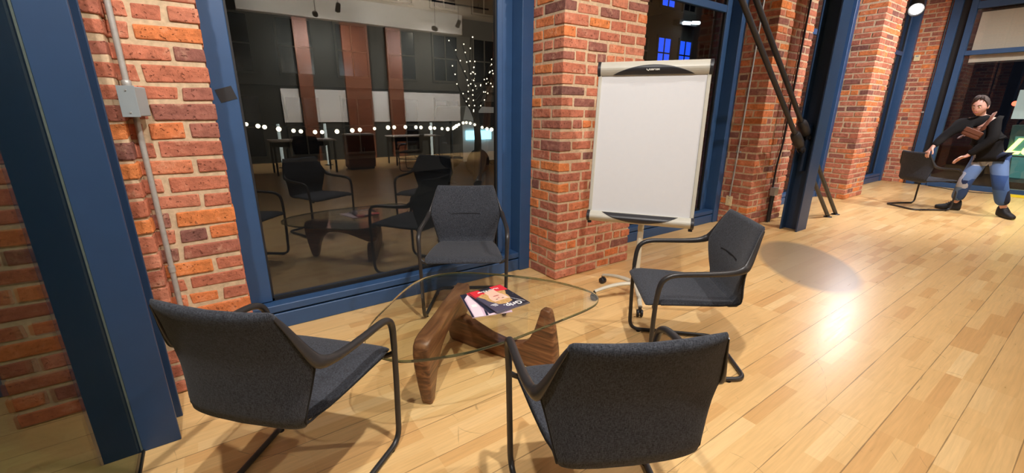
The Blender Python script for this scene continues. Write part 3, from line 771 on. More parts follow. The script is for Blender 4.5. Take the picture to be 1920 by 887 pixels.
# ------------------------------------------------------------------ magazines on the table
def mag_mats():
    return dict(cover=plain('magazine_slate_cover', lin(84, 78, 96), .3, noise=.03), red=plain('magazine_red', lin(222, 52, 62), .3, noise=.02),
                dark=plain('magazine_dark', lin(44, 42, 50), .3), hair=plain('magazine_blond', lin(206, 164, 104), .3, noise=.25, nscale=70), skin=plain('magazine_portrait_skin', lin(240, 196, 172), .3, noise=.04),
                lip=plain('magazine_lip', lin(196, 112, 104), .3), pink=plain('magazine_pink', lin(216, 186, 204), .3, noise=.04), lilac=plain('magazine_lilac', lin(236, 216, 226), .3, noise=.03),
                ink=plain('magazine_white_ink', lin(246, 244, 242), .4, noise=0), navy=plain('magazine_navy', lin(40, 42, 60), .3))
MM = mag_mats(); MW, MH = .212, .285
def magazine(cx, cy, z0, rot, label, style):
    """local: reader's up = +y; placed with the cover's foot towards the window"""
    th = .0035; root = empty('magazine', (cx, cy, z0), rot, label=label, cat='magazine', group='magazines on the glass table')
    MB().box((-MW/2+.001, -MH/2+.001, .0006), (MW/2-.0015, MH/2-.001, th-.0006)).build('pages', M['paper'], root)
    cm = MM['cover'] if style in 'ab' else MM['pink']
    k = MB(); k.box((-MW/2, -MH/2, th-.0006), (MW/2, MH/2, th)); k.box((-MW/2, -MH/2, 0), (MW/2, MH/2, .0006)); k.box((-MW/2-.0006, -MH/2, 0), (-MW/2, MH/2, th))
    cv = k.build('cover', cm, root)
    T = th; art = MB(); mats = []
    def patch(poly, mat, lift):
        if mat not in mats: mats.append(mat)
        art.prism(poly, T, T+lift, mi=mats.index(mat))
    def rect(x0, y0, x1, y1): return [(x0, y0), (x1, y0), (x1, y1), (x0, y1)]
    def ell(cx_, cy_, a, b, n=28, rot_=0):
        return [(cx_+a*math.cos(t)*math.cos(rot_)-b*math.sin(t)*math.sin(rot_), cy_+a*math.cos(t)*math.sin(rot_)+b*math.sin(t)*math.cos(rot_)) for t in [2*PI*i/n for i in range(n)]]
    if style in 'ab':
        patch(rect(-.106, -.1425, .106, -.062), MM['red'], .00010)
        patch(rect(-.106, -.062, -.03, .142), MM['dark'], .00011)
        patch([(-.03, -.1425), (.045, -.1425), (.040, -.092), (-.025, -.092)], MM['dark'], .00014)
        patch(ell(.006, -.006, .068, .082, rot_=.15), MM['hair'], .00018)
        patch([(-.034, -.105), (.036, -.098), (.034, -.03), (-.034, -.03)], MM['skin'], .00022)
        patch([(-.085, -.062), (-.03, -.075), (-.045, .0), (-.07, -.03)], MM['hair'], .00019); patch([(.05, -.085), (.095, -.062), (.075, -.02), (.05, .02)], MM['hair'], .00019)
        patch(ell(.0, .008, .050, .072), MM['skin'], .00026)
        patch(ell(.0, -.022, .020, .006), MM['lip'], .00030)
        patch(ell(-.019, .018, .008, .0035), MM['dark'], .00030); patch(ell(.019, .018, .008, .0035), MM['dark'], .00030)
        patch([(-.004, -.002), (.005, -.002), (.002, .014), (-.001, .014)], MM['lip'], .00030)
        patch([(-.048, .036), (.05, .04), (.044, .074), (0, .090), (-.046, .072)], MM['hair'], .00032)
        for q in range(34):
            x = -.10+.068*((q*37) % 100)/100; y = .0+.12*((q*61) % 97)/97
            patch(rect(x, y, x+.0035, y+.0028), MM['ink'], .00034)
        for yy in range(3): patch(rect(.052, .060+yy*.010, .088-.006*yy, .0645+yy*.010), MM['ink'], .00034)
    elif style == 'c':
        patch([(-.106, -.1425), (-.02, -.1425), (.04, -.06), (.02, .1425), (-.07, .1425), (-.106, .05)], MM['lilac'], .0001)
        patch([(.03, -.12), (.085, -.1425), (.092, .1425), (.045, .1425)], MM['lilac'], .00012)
        patch(rect(.096, -.1425, .106, .1425), MM['navy'], .00014)
        patch([(.06, -.1425), (.106, -.1425), (.106, -.06)], MM['navy'], .00016)
        patch([(.0, -.10), (.012, -.10), (.034, .1425), (.022, .1425)], MM['navy'], .00016)
        patch(rect(.05, .0, .078, .030), MM['ink'], .00018); patch(rect(-.01, .02, .012, .045), MM['ink'], .00018)
    else:
        patch(rect(-.106, -.1425, .106, -.1), MM['red'], .0001)
        patch(rect(-.106, -.1, .106, .1425), MM['navy'], .0001)
    art.build('cover_art', mats, cv)
    if style == 'a':
        text_mesh('headline', 'Grip.', .052, MM['ink'], cv, Matrix.Translation((-.022, .112, T+.0004)), .00008, bold=.0012)
        text_mesh('masthead', 'Human Power', .0235, MM['ink'], cv, Matrix.Translation((.0, -.108, T+.0004)), .00008, bold=.0006)
    return root
zt0 = TOPZ+.0003
magazine(1.083, 1.793, zt0, PI-.270, 'pink magazine with legs on its cover, lowest and most turned of the pile', 'c')
magazine(1.150, 1.800, zt0+.0041, PI-.07, 'dark-edged magazine second from the bottom of the pile', 'd')
magazine(1.166, 1.786, zt0+.0082, PI+.035, 'slate magazine just beneath the topmost one in the pile', 'b')
magazine(1.167, 1.792, zt0+.0123, PI+.0, 'topmost magazine with red band, portrait and the word Grip', 'a')

# ------------------------------------------------------------------ whiteboard easel
wb = empty('presentation_easel', (2.447, 1.904, 0), -.9575, label='white presentation easel on a grey wheeled pole in front of the brick pier', cat='easel')
# local: +x along the board, -y towards us; board leans back by tilt
TL = .094; BW, BH, Z0 = .727, 1.098, .613
q = Matrix.Translation((0, 0, Z0)) @ Matrix.Rotation(-TL, 4, 'X')     # board space: x, y (depth), z up the board
def bp(mb): 
    mb.v = [tuple(q @ Vector(v)) for v in mb.v]; return mb
bp(MB().box((-BW/2+.02, .0, .03), (BW/2-.02, .012, BH-.05))).build('board', M['whiteboard'], wb)
for s in (-1, 1):
    x = s*(BW/2-.012)
    fr = bp(MB().box((x-.012, -.006, -.01), (x+.012, .026, BH-.05))).build('side_rail', M['silver'], wb, bevel=.004)
    bp(MB().box((x-.013, -.008, -.032), (x+.013, .028, -.01))).build('rail_cap', M['blackplastic'], fr, bevel=.002)
def bulge(x, z0, z1, d, n=9):
    """curved front of a tray in the y-z plane"""
    return [(x, -d*math.sin(PI*(.08+.84*k/(n-1)))**.8+.004, z0+(z1-z0)*k/(n-1)) for k in range(n)] + [(x, .034, z1), (x, .034, z0)]
def tray(name, z0, z1, d, lens_up, txt):
    mb = MB(); hw = BW/2-.016
    bp(mb.loft([[Vector(p) for p in bulge(-hw, z0, z1, d)], [Vector(p) for p in bulge(hw, z0, z1, d)]]))
    mb.sm = [False]*len(mb.sm)
    t = mb.build(name, M['silver'], wb)
    for s in (-1, 1):
        c = MB(); a, b = sorted((s*hw, s*(hw+.022)))
        bp(c.loft([[Vector(p) for p in bulge(a, z0-.004, z1+.003, d+.004)], [Vector(p) for p in bulge(b, z0-.004, z1+.003, d+.004)]])); c.sm = [False]*len(c.sm)
        c.build('end_cap', M['blackplastic'], t, bevel=.003)
    # dark lens-shaped grip wrapped over the curved front
    n = 25; top = []; rows = 9; L_ = MB(); grid = []; half = .262
    for i in range(n):
        u = -1+2*i/(n-1); x = u*half; h = (1-u*u)
        za, zb_ = (z0+.002, z0+.002+h*(z1-z0)*.66) if lens_up else (z1-.002-h*(z1-z0)*.84, z1-.002)
        for k in range(rows):
            z = za+(zb_-za)*k/(rows-1); f = (z-z0)/(z1-z0)
            y = -d*math.sin(PI*(.08+.84*min(1, max(0, f))))**.8+.004-.0025*(1 if h > .02 else .3)
            grid.append((x, y, z))
    fs = [(i*rows+k, (i+1)*rows+k, (i+1)*rows+k+1, i*rows+k+1) for i in range(n-1) for k in range(rows-1)]
    L_.add(grid, fs, 0, True); bp(L_); g = L_.build('grip_inlay', M['blackplastic'], t)
    so = g.modifiers.new('solid', 'SOLIDIFY'); so.thickness = .0022; so.offset = 0
    if txt:
        zc = z0+.36*(z1-z0); f = .36; y = -d*math.sin(PI*(.08+.84*f))**.8+.004-.0048
        Mx = q @ frame_mat((0, y, zc), (1, 0, 0), (0, .28, .96), (0, -.96, .28))
        text_mesh('lettering', txt, .026, M['silver'], g, Mx, .0004, bold=.0004)
    return t
tray('top_clamp', BH-.088, BH+.002, .036, True, 'Quartet')
tray('bottom_tray', -.012, .062, .052, False, None)
bp(MB().box((-.05, .026, .12), (.05, .046, .80))).build('back_brace', M['cream'], wb, bevel=.006)
MB().lathe([(.021, .105), (.021, .9)], (0.02, .075, 0), 18).build('pole', M['cream'], wb)
MB().box((-.015, .045, .80), (.055, .10, .88)).build('pole_clamp', M['blackplastic'], wb, bevel=.006)
hub = MB().lathe([(.03, .085), (.05, .095), (.052, .12), (.034, .15), (.024, .175)], (.02, .075, 0), 20).build('hub', M['cream'], wb)
wl = Matrix.Rotation(.9575, 3, 'Z')
hubw = Vector((2.447, 1.904, 0)) + Matrix.Rotation(-.9575, 3, 'Z') @ Vector((.02, .075, 0))
for tip in ((2.517, 2.269), (2.205, 2.069), (2.268, 1.675), (2.66, 1.70), (2.80, 2.10)):
    dv = wl @ (Vector((tip[0], tip[1], 0))-hubw); ln = dv.length; dv = dv.normalized()*min(ln, .33); h0 = Vector((.02, .075, 0))
    P = [h0+Vector((0, 0, .112)), h0+dv*.35+Vector((0, 0, .116)), h0+dv*.7+Vector((0, 0, .100)), h0+dv+Vector((0, 0, .072))]
    fo = MB().tube(smooth_curve(P, 4), [(.016-.0006*i*.6, .022-.0009*i*.6) for i in range(13)], 12).build('foot', M['cream'], wb)
    cc = h0+dv; sd = Vector((-dv.y, dv.x, 0)).normalized()
    c = MB()
    for s in (-1, 1): c.lathe([(.012, -.009), (.024, -.008), (.026, 0), (.024, .008), (.012, .009)], cc+sd*(s*.013)+dv*.006+Vector((0, 0, .026)), 16, axis=sd)
    c.box((cc.x-.011, cc.y-.011, .03), (cc.x+.011, cc.y+.011, .07))
    c.build('caster', M['blackplastic'], fo)

# ------------------------------------------------------------------ person bending over the far chair
def skin_mesh(name, nodes, edges, mat, parent=None, sub=2, root='pelvis', extra=None):
    keys = list(nodes); idx = {k: i for i, k in enumerate(keys)}
    me = bpy.data.meshes.new('skeleton'); me.from_pydata([nodes[k][0] for k in keys], [(idx[a], idx[b]) for a, b in edges], [])
    o = bpy.data.objects.new('skeleton', me); C.objects.link(o)
    sk = o.modifiers.new('skin', 'SKIN'); sk.use_smooth_shade = True; sk.branch_smoothing = 0.6
    for k in keys:
        d = me.skin_vertices[0].data[idx[k]]; r = nodes[k][1]
        d.radius = r if isinstance(r, tuple) else (r, r); d.use_root = (k == root)
    ss = o.modifiers.new('sub', 'SUBSURF'); ss.levels = sub; ss.render_levels = sub
    bpy.context.view_layer.update()
    ev = bpy.data.meshes.new_from_object(o.evaluated_get(bpy.context.evaluated_depsgraph_get()))
    bpy.data.objects.remove(o)
    mb = MB(); mb.add([v.co.copy() for v in ev.vertices], [tuple(p.vertices) for p in ev.polygons], 0, True)
    if extra: extra(mb)
    bpy.data.meshes.remove(ev)
    return mb.build(name, mat, parent)
PO = Vector((8.95, 1.06, 0))
J = dict(pelvis=(8.98, 1.09, .84), hipR=(9.0, 1.171, .80), hipL=(8.97, 1.005, .80), belly=(8.96, 1.16, 1.02), chest=(8.90, 1.235, 1.20), upper=(8.86, 1.27, 1.30), shR=(8.80, 1.414, 1.275), shL=(8.86, 1.138, 1.305),
         neck=(8.84, 1.284, 1.375), head=(8.765, 1.309, 1.49), elR=(8.64, 1.55, 1.085), wrR=(8.505, 1.622, .925), elL=(8.76, 1.090, 1.060), wrL=(8.72, 1.285, .812),
         knR=(8.84, 1.235, .47), anR=(8.985, 1.300, .095), knL=(8.85, .910, .48), anL=(8.95, .800, .10))
J = {k: Vector(v)-PO for k, v in J.items()}
mid = lambda a, b, t: J[a]*(1-t)+J[b]*t
def limb_nodes(k):
    """k scales the radii: bare body 1, clothing more"""
    return k
nb = {'pelvis': (J['pelvis'], .105), 'belly': (J['belly'], .112), 'chest': (J['chest'], .125), 'upper': (J['upper'], .10), 'neck': (J['neck'], .052), 'skull': (mid('neck', 'head', .75), .062),
      'shR': (J['shR'], .056), 'armR': (mid('shR', 'elR', .5), .046), 'elR': (J['elR'], .039), 'foreR': (mid('elR', 'wrR', .4), .036), 'wrR': (J['wrR'], .025),
      'shL': (J['shL'], .056), 'armL': (mid('shL', 'elL', .5), .046), 'elL': (J['elL'], .039), 'foreL': (mid('elL', 'wrL', .4), .036), 'wrL': (J['wrL'], .025),
      'hipR': (J['hipR'], .088), 'thR': (mid('hipR', 'knR', .5), .074), 'knR': (J['knR'], .055), 'caR': (mid('knR', 'anR', .35), .052), 'anR': (J['anR'], .036),
      'hipL': (J['hipL'], .088), 'thL': (mid('hipL', 'knL', .5), .074), 'knL': (J['knL'], .055), 'caL': (mid('knL', 'anL', .35), .052), 'anL': (J['anL'], .036)}
eb = [('pelvis', 'belly'), ('belly', 'chest'), ('chest', 'upper'), ('upper', 'neck'), ('neck', 'skull'), ('upper', 'shR'), ('shR', 'armR'), ('armR', 'elR'), ('elR', 'foreR'), ('foreR', 'wrR'),
      ('upper', 'shL'), ('shL', 'armL'), ('armL', 'elL'), ('elL', 'foreL'), ('foreL', 'wrL'), ('pelvis', 'hipR'), ('hipR', 'thR'), ('thR', 'knR'), ('knR', 'caR'), ('caR', 'anR'),
      ('pelvis', 'hipL'), ('hipL', 'thL'), ('thL', 'knL'), ('knL', 'caL'), ('caL', 'anL')]
def add_hand(tag_, wrist, fwd, palm_n, curl):
    """palm and five separate fingers; fwd along the fingers, palm_n out of the palm's face"""
    f = Vector(fwd).normalized(); pn = Vector(palm_n); pn = (pn-f*pn.dot(f)).normalized(); sd = f.cross(pn)
    pm = J[wrist]+f*.045; nb['palm'+tag_] = (pm, (.036, .018)); eb.append((wrist, 'palm'+tag_))
    pm2 = J[wrist]+f*.082; nb['pad'+tag_] = (pm2, (.038, .014)); eb.append(('palm'+tag_, 'pad'+tag_))
    for q, (off, ln) in enumerate(((-.030, .062), (-.010, .074), (.010, .080), (.030, .070))):
        a = pm2+sd*off+f*.010; b = a+(f*math.cos(curl*.5)+pn*math.sin(curl*.5))*ln*.5; c = b+(f*math.cos(curl)+pn*math.sin(curl))*ln*.5
        for nme, p, r in (('k', a, .0098), ('m', b, .0088), ('t', c, .0075)): nb['%s%d%s' % (nme, q, tag_)] = (p, r)
        eb.extend([('pad'+tag_, 'k%d%s' % (q, tag_)), ('k%d%s' % (q, tag_), 'm%d%s' % (q, tag_)), ('m%d%s' % (q, tag_), 't%d%s' % (q, tag_))])
    a = pm+sd*.040+f*.0; b = a+(sd*.6+f*.8+pn*.25).normalized()*.036; c = b+(sd*.2+f*.95+pn*.35).normalized()*.028
    for nme, p, r in (('ta', a, .013), ('tb', b, .0105), ('tc', c, .0085)): nb[nme+tag_] = (p, r)
    eb.extend([('palm'+tag_, 'ta'+tag_), ('ta'+tag_, 'tb'+tag_), ('tb'+tag_, 'tc'+tag_)])
add_hand('R', 'wrR', (-.30, .30, -.75), (.75, -.45, -.45), .9)
add_hand('L', 'wrL', (-.28, .80, -.55), (-.45, -.45, -.75), .55)
FD = Vector((-.92, .24, -.26)).normalized(); FS = Vector((-FD.y, FD.x, 0)).normalized()*-1; FU = FD.cross(FS).normalized()
if FU.z < 0: FU = -FU
def head_extra(mb):
    hc = J['head']; n = 20; m = 16; vs = []
    for i in range(m+1):
        a = PI*i/m
        for k in range(n):
            b = 2*PI*k/n
            x, y, z = math.sin(a)*math.cos(b), math.sin(a)*math.sin(b), math.cos(a)      # x forward, y side, z up
            fx = x*(.098 if x > 0 else .100); sy = y*.076; uz = z*(.118 if z > 0 else .128)
            if z < -.2: sy *= 1-.38*((-z-.2)/.8); fx = fx*(1-.10*(-z-.2)) + (.018 if x > 0 else .02)*(-z-.2)
            if x > .75 and -.45 < z < .12: fx += .020*math.exp(-(y/.16)**2)*(1-abs(z+.20)/.35 if abs(z+.20) < .35 else 0)   # nose
            if x > .6 and abs(z-.02) < .14: fx -= .010*math.exp(-((abs(y)-.38)/.16)**2)                                           # eye sockets
            vs.append(hc + FD*fx + FS*sy + FU*uz)
    fs = [(i*n+k, i*n+(k+1) % n, (i+1)*n+(k+1) % n, (i+1)*n+k) for i in range(m) for k in range(n)]
    mb.add(vs, fs, 0, True)
    for s in (-1, 1):
        c = hc+FS*(s*.077)-FD*.008-FU*.012; mb.sphere(c, 1, 10, sc=(.016, .012, .030))
body = skin_mesh('person', nb, eb, M['skin'], extra=head_extra)
body.location = PO
tag(body, 'person in black sweater and patchwork jeans bending to move the far chair', 'person')
hc = J['head']
for s in (-1, 1):
    e_ = MB().sphere(hc+FD*.083+FS*(s*.030)+FU*.006, .011, 10).build('eye', M['ivory'], body)
    MB().sphere(hc+FD*.0915+FS*(s*.030)+FU*.005, .0055, 8).build('pupil', M['hair'], e_)
    MB().tube([hc+FD*.094+FS*(s*.016)+FU*.026, hc+FD*.092+FS*(s*.032)+FU*.032, hc+FD*.082+FS*(s*.048)+FU*.026], .0045, 6).build('eyebrow', M['hair'], body)
MB().tube([hc+FD*.088-FS*.026-FU*.068, hc+FD*.098-FU*.066, hc+FD*.088+FS*.026-FU*.068], [(.004, .004), (.007, .006), (.004, .004)], 8).build('mouth', plain('lips', lin(178, 104, 98), .5), body)
hm = MB(); n = 24; m = 12; vs = []; rr = random.Random(3)
for i in range(m+1):
    a = PI*.62*i/m
    for k in range(n):
        b = 2*PI*k/n; x, y, z = math.sin(a)*math.cos(b), math.sin(a)*math.sin(b), math.cos(a)
        front = max(0.0, math.cos(b))
        aa = a*(1-.70*front**.7*(1-.25*math.sin(b))); x, y, z = math.sin(aa)*math.cos(b), math.sin(aa)*math.sin(b), math.cos(aa)
        k_ = 1.10+rr.uniform(-.02, .03)+.05*max(0, z)
        vs.append(hc + FD*(x*.100*k_) + FS*(y*.079*k_) + FU*(z*.122*k_+.004))
hm.add(vs, [(i*n+k, i*n+(k+1) % n, (i+1)*n+(k+1) % n, (i+1)*n+k) for i in range(m) for k in range(n)], 0, True)
h_ = hm.build('hair', M['hair'], body); so = h_.modifiers.new('solid', 'SOLIDIFY'); so.thickness = .014; so.offset = -1
lk = MB(); rr = random.Random(9)
for q in range(26):
    az = rr.uniform(-1.5, 1.5); side = math.sin(az); a0 = rr.uniform(.15, .5); a1 = rr.uniform(.72, .98)
    P = []
    for t in (0, .35, .7, 1):
        aa = a0+(a1-a0)*t; r_ = 1.14+.10*math.sin(PI*t)
        x, y, z = math.sin(aa)*math.cos(az+.25*t), math.sin(aa)*math.sin(az+.25*t), math.cos(aa)
        P.append(hc + FD*(x*.100*r_) + FS*(y*.079*r_) + FU*(z*.122*r_))
    lk.tube(smooth_curve(P, 3), [(.013*(1-.08*i), .009*(1-.08*i)) for i in range(10)], 7)
lk.build('hair_locks', M['hair'], h_)
# sweater
sn = {'hem': (J['pelvis']+Vector((.0, .0, -.02)), .132), 'pelvis': (J['pelvis']+Vector((0, .01, .06)), .152), 'belly': (J['belly'], .158), 'chest': (J['chest'], .178), 'upper': (J['upper']-Vector((0, 0, .005)), .150), 'collar': (mid('upper', 'neck', .85), .080),
      'shR': (J['shR'], .092), 'armR': (mid('shR', 'elR', .5), .070), 'elR': (J['elR'], .058), 'foreR': (mid('elR', 'wrR', .5), .053), 'cuR': (mid('elR', 'wrR', .94), .038),
      'shL': (J['shL'], .096), 'armL': (mid('shL', 'elL', .5), .072), 'elL': (J['elL'], .064), 'foreL': (mid('elL', 'wrL', .5), .056), 'cuL': (mid('elL', 'wrL', .94), .040)}
se = [('hem', 'pelvis'), ('pelvis', 'belly'), ('belly', 'chest'), ('chest', 'upper'), ('upper', 'collar'), ('upper', 'shR'), ('shR', 'armR'), ('armR', 'elR'), ('elR', 'foreR'), ('foreR', 'cuR'), ('upper', 'shL'), ('shL', 'armL'), ('armL', 'elL'), ('elL', 'foreL'), ('foreL', 'cuL')]
skin_mesh('sweater', sn, se, M['sweater'], body)
jn = {'pelvis': (J['pelvis']+Vector((0, 0, .04)), .138), 'hipR': (J['hipR'], .105), 'thR': (mid('hipR', 'knR', .5), .098), 'knR': (J['knR'], .085), 'caR': (mid('knR', 'anR', .5), .083), 'heR': (mid('knR', 'anR', .86), .080),
      'hipL': (J['hipL'], .105), 'thL': (mid('hipL', 'knL', .5), .098), 'knL': (J['knL'], .086), 'caL': (mid('knL', 'anL', .5), .084), 'heL': (mid('knL', 'anL', .86), .082)}
je = [('pelvis', 'hipR'), ('hipR', 'thR'), ('thR', 'knR'), ('knR', 'caR'), ('caR', 'heR'), ('pelvis', 'hipL'), ('hipL', 'thL'), ('thL', 'knL'), ('knL', 'caL'), ('caL', 'heL')]
skin_mesh('jeans', jn, je, M['denim'], body)
for an, dr in (('anR', (-.30, .95)), ('anL', (-.72, -.55))):
    f = Vector((dr[0], dr[1], 0)).normalized(); s = Vector((-f.y, f.x, 0)); a = Vector((J[an].x, J[an].y, 0))
    rings = []
    for (d_, z0_, h_, w_) in ((-.075, .012, .10, .030), (-.065, .004, .15, .042), (-.02, .003, .165, .046), (.03, .003, .135, .045), (.09, .003, .085, .047), (.15, .003, .068, .047), (.185, .005, .055, .038), (.20, .012, .040, .020)):
        ring = []
        for k in range(14):
            t = 2*PI*k/14; ring.append(a+f*d_+s*(w_*math.copysign(abs(math.cos(t))**.7, math.cos(t)))+Vector((0, 0, z0_+h_*.5+h_*.5*math.copysign(abs(math.sin(t))**.6, math.sin(t)))))
        rings.append(ring)
    bt = MB().loft(rings).build('boot', M['boot'], body)
    lc = MB()
    for q in range(4):
        c = a+f*(.045+.022*q)+Vector((0, 0, .128-.017*q)); lc.tube([c-s*.022, c+Vector((0, 0, .006)), c+s*.022], .003, 6)
    lc.build('laces', M['hair'], bt)
# brown cross-body bag and strap
bc = Vector((8.715, 1.300, 1.125))-PO
Rb = Matrix.Rotation(.42, 3, 'X')
bm_ = MB(); bm_.box((bc.x-.03, bc.y-.105, bc.z-.055), (bc.x+.03, bc.y+.105, bc.z+.055), rot=Rb, org=bc)
bag = bm_.build('bag', M['leather'], body, bevel=.022, seg=3)
fl = MB(); fl.box((bc.x-.036, bc.y-.10, bc.z+.0), (bc.x-.026, bc.y+.10, bc.z+.055), rot=Rb, org=bc); fl.build('flap', M['leather'], bag, bevel=.004)
sp_ = [(8.745, 1.235, 1.165), (8.735, 1.20, 1.235), (8.765, 1.175, 1.325), (8.83, 1.165, 1.392), (8.90, 1.17, 1.40), (8.99, 1.20, 1.33), (9.06, 1.26, 1.22), (9.07, 1.36, 1.12), (8.98, 1.44, 1.07), (8.86, 1.44, 1.05), (8.76, 1.39, 1.075)]
MB().tube([p-PO for p in smooth_curve(sp_, 4)], (.004, .021), 10, flat=(-.8, .2, .5)).build('strap', M['leather'], body)

# ------------------------------------------------------------------ small things by the end window
cd = MB().tube(smooth_curve([(11.62, 2.12, .006), (11.50, 1.90, .006), (11.40, 1.70, .006), (11.36, 1.50, .006), (11.42, 1.30, .006), (11.52, 1.15, .006)], 6), .006, 8).build('power_cord', M['gasket'])
tag(cd, 'black power cord lying loose on the floor below the end window', 'cord')
yc = MB()
yc.prism([(-.12, 0), (.12, 0), (.07, .028), (-.07, .028)], -1.6, 1.06, Matrix(((1, 0, 0, 11.44), (0, 0, 1, 0), (0, 1, 0, .001), (0, 0, 0, 1))))
yl = yc.build('cable_cover', M['yellow'], bevel=.004); tag(yl, 'bright yellow cable cover on the floor along the end window', 'cable cover')

# ------------------------------------------------------------------ lamps: track with spotlights
def track(x0, x1, y, label, z=4.08):
    root = empty('lighting_track', ((x0+x1)/2, y, z), label=label, cat='lighting track')
    MB().box((x0-(x0+x1)/2, -.018, 0), (x1-(x0+x1)/2, .018, .035)).build('rail', M['blacklamp'], root)
    hh = MB()
    for k in range(4):
        xx = (x0-(x0+x1)/2)*(.92-.6*k); hh.tube([(xx, 0, .034), (xx, 0, CEIL-z)], .005, 6)
    hh.build('hanger', M['blacklamp'], root)
track(-1.6, 10.2, 0.0, 'black lighting track over the seating group, mirrored in the windows')
track(-2.2, 7.0, -2.4, 'black lighting track over the middle of the hall, mirrored in the windows')
track(1.5, 7.0, -5.2, 'black lighting track before the white boards, mirrored in the windows')
NAMES = ['over the coffee table', 'by the left column', 'over the right chair', 'by the braced column', 'aimed at the far pier', 'near the end wall', 'in the middle hall right of the table', 'in the middle hall far right', 'in the middle hall far left', 'added to brighten the left white boards', 'added to brighten the long white board', 'added as uplight for the left of the pale bulkhead', 'added as uplight for the right of the pale bulkhead']
def lamp_body(loc, aim, label, z_top, k=1.0):
    d = (Vector(aim)-Vector(loc)).normalized(); root = empty('track_spotlight', loc, label=label, cat='spotlight', group='track spotlights')
    hs = MB().lathe([(r_*k, z_*(k if z_ < -.1 else 1)) for r_, z_ in ((.045, -.16), (.052, -.15), (.055, -.02), (.062, .02), (.059, .02), (.05, -.012))], -d*.03, 20, axis=d).build('housing', M['blacklamp'], root)
    MB().lathe([(.046*k, -.042), (.046*k, -.036)], (0, 0, 0), 20, axis=d).build('lens', M['lens'], hs)
    h = -d*.12
    MB().tube([h, Vector((h.x, h.y, z_top-loc[2]))], .008, 8).build('stem', M['blacklamp'], root)
for (a, b, p, c, k), nm in zip(LAMPS, NAMES): lamp_body(a, b, 'black track spotlight %s' % nm, 4.081)
lamp_body(NEAR_LAMP[0], NEAR_LAMP[1], 'glaring black spotlight high in front of the end window corner', CEIL, 1.9)

# ------------------------------------------------------------------ back of the hall (seen mirrored in the window)
for i, (a, b, wd) in enumerate(((1.72, 2.16, 'narrow white wall board farthest left'), (2.55, 3.35, 'wide white wall board left of the brown pier'), (4.09, 4.58, 'narrow white wall board between two brown piers'), (5.05, 6.98, 'long white wall board at the right end'))):
    o = MB().box((a, BACK+.001, 1.04), (b, BACK+.03, 1.90)).build('wall_board', M['boardwhite'], bevel=.004)
    tag(o, wd + ', mirrored in the big window', 'board', 'white boards on the back wall')
for i, (a, b) in enumerate(((2.18, 2.53), (3.37, 4.07), (4.60, 5.03))):
    struct(MB().box((a, BACK, 0), (b, BACK+.12, 3.63)).build('trim_%d' % (i+2), M['brownwood'], bevel=.004))
cab = empty('storage_cabinet', (2.95, -4.65, 0), label='brown low cabinet with a pale top, mirrored in the big window', cat='cabinet')
MB().box((-.31, -.2, .05), (.31, .2, .80)).build('body', M['brownwood'], cab, bevel=.006)
MB().box((-.33, -.22, .80), (.33, .22, .83)).build('top', M['boardwhite'], cab, bevel=.004)
MB().box((-.28, -.17, 0), (.28, .17, .05)).build('plinth', M['gasket'], cab)
for s in (-1, 1):
    dr = MB().box((min(s*.005, s*.30), .2, .07), (max(s*.005, s*.30), .216, .78)).build('door', M['brownwood'], cab, bevel=.003)
    MB().box((s*.05-.006, .216, .40), (s*.05+.006, .24, .52)).build('handle', M['galv'], dr)
def desk(x, y, w_, label):
    root = empty('desk', (x, y, 0), label=label, cat='desk', group='white desks at the back')
    MB().box((-w_/2, -.36, .71), (w_/2, .36, .735)).build('top', M['boardwhite'], root, bevel=.004)
    for sx in (-1, 1):
        for sy in (-1, 1):
            X = sx*(w_/2-.05); Y = sy*.31; MB().box((X-.018, Y-.018, 0), (X+.018, Y+.018, .71)).build('leg', M['blacklamp'], root)
    MB().box((-w_/2+.05, -.32, .56), (w_/2-.05, -.305, .71)).build('modesty_panel', M['blacklamp'], root)
desk(1.7, -4.6, 1.3, 'white desk left of the brown cabinet, mirrored in the big window')
desk(4.5, -5.05, 1.3, 'white desk right of the brown cabinet, mirrored in the big window')
for i, (x, nm) in enumerate(((1.40, 'left of the white desk'), (2.45, 'beside the brown cabinet'), (5.35, 'before the long white board'))):
    root = empty('tube_floor_lamp', (x, -5.75, 0), label='slim glowing white floor tube %s, mirrored in the big window' % nm, cat='floor lamp', group='glowing floor tubes')
    MB().lathe([(.11, 0), (.11, .012), (.02, .02)], n=20).build('base', M['blacklamp'], root)
    MB().lathe([(.032, .02), (.034, .05), (.034, 1.02), (.028, 1.04)], n=16).build('tube', emis('tube_glow', (.85, 1.0, .97, 1), 1.6), root)

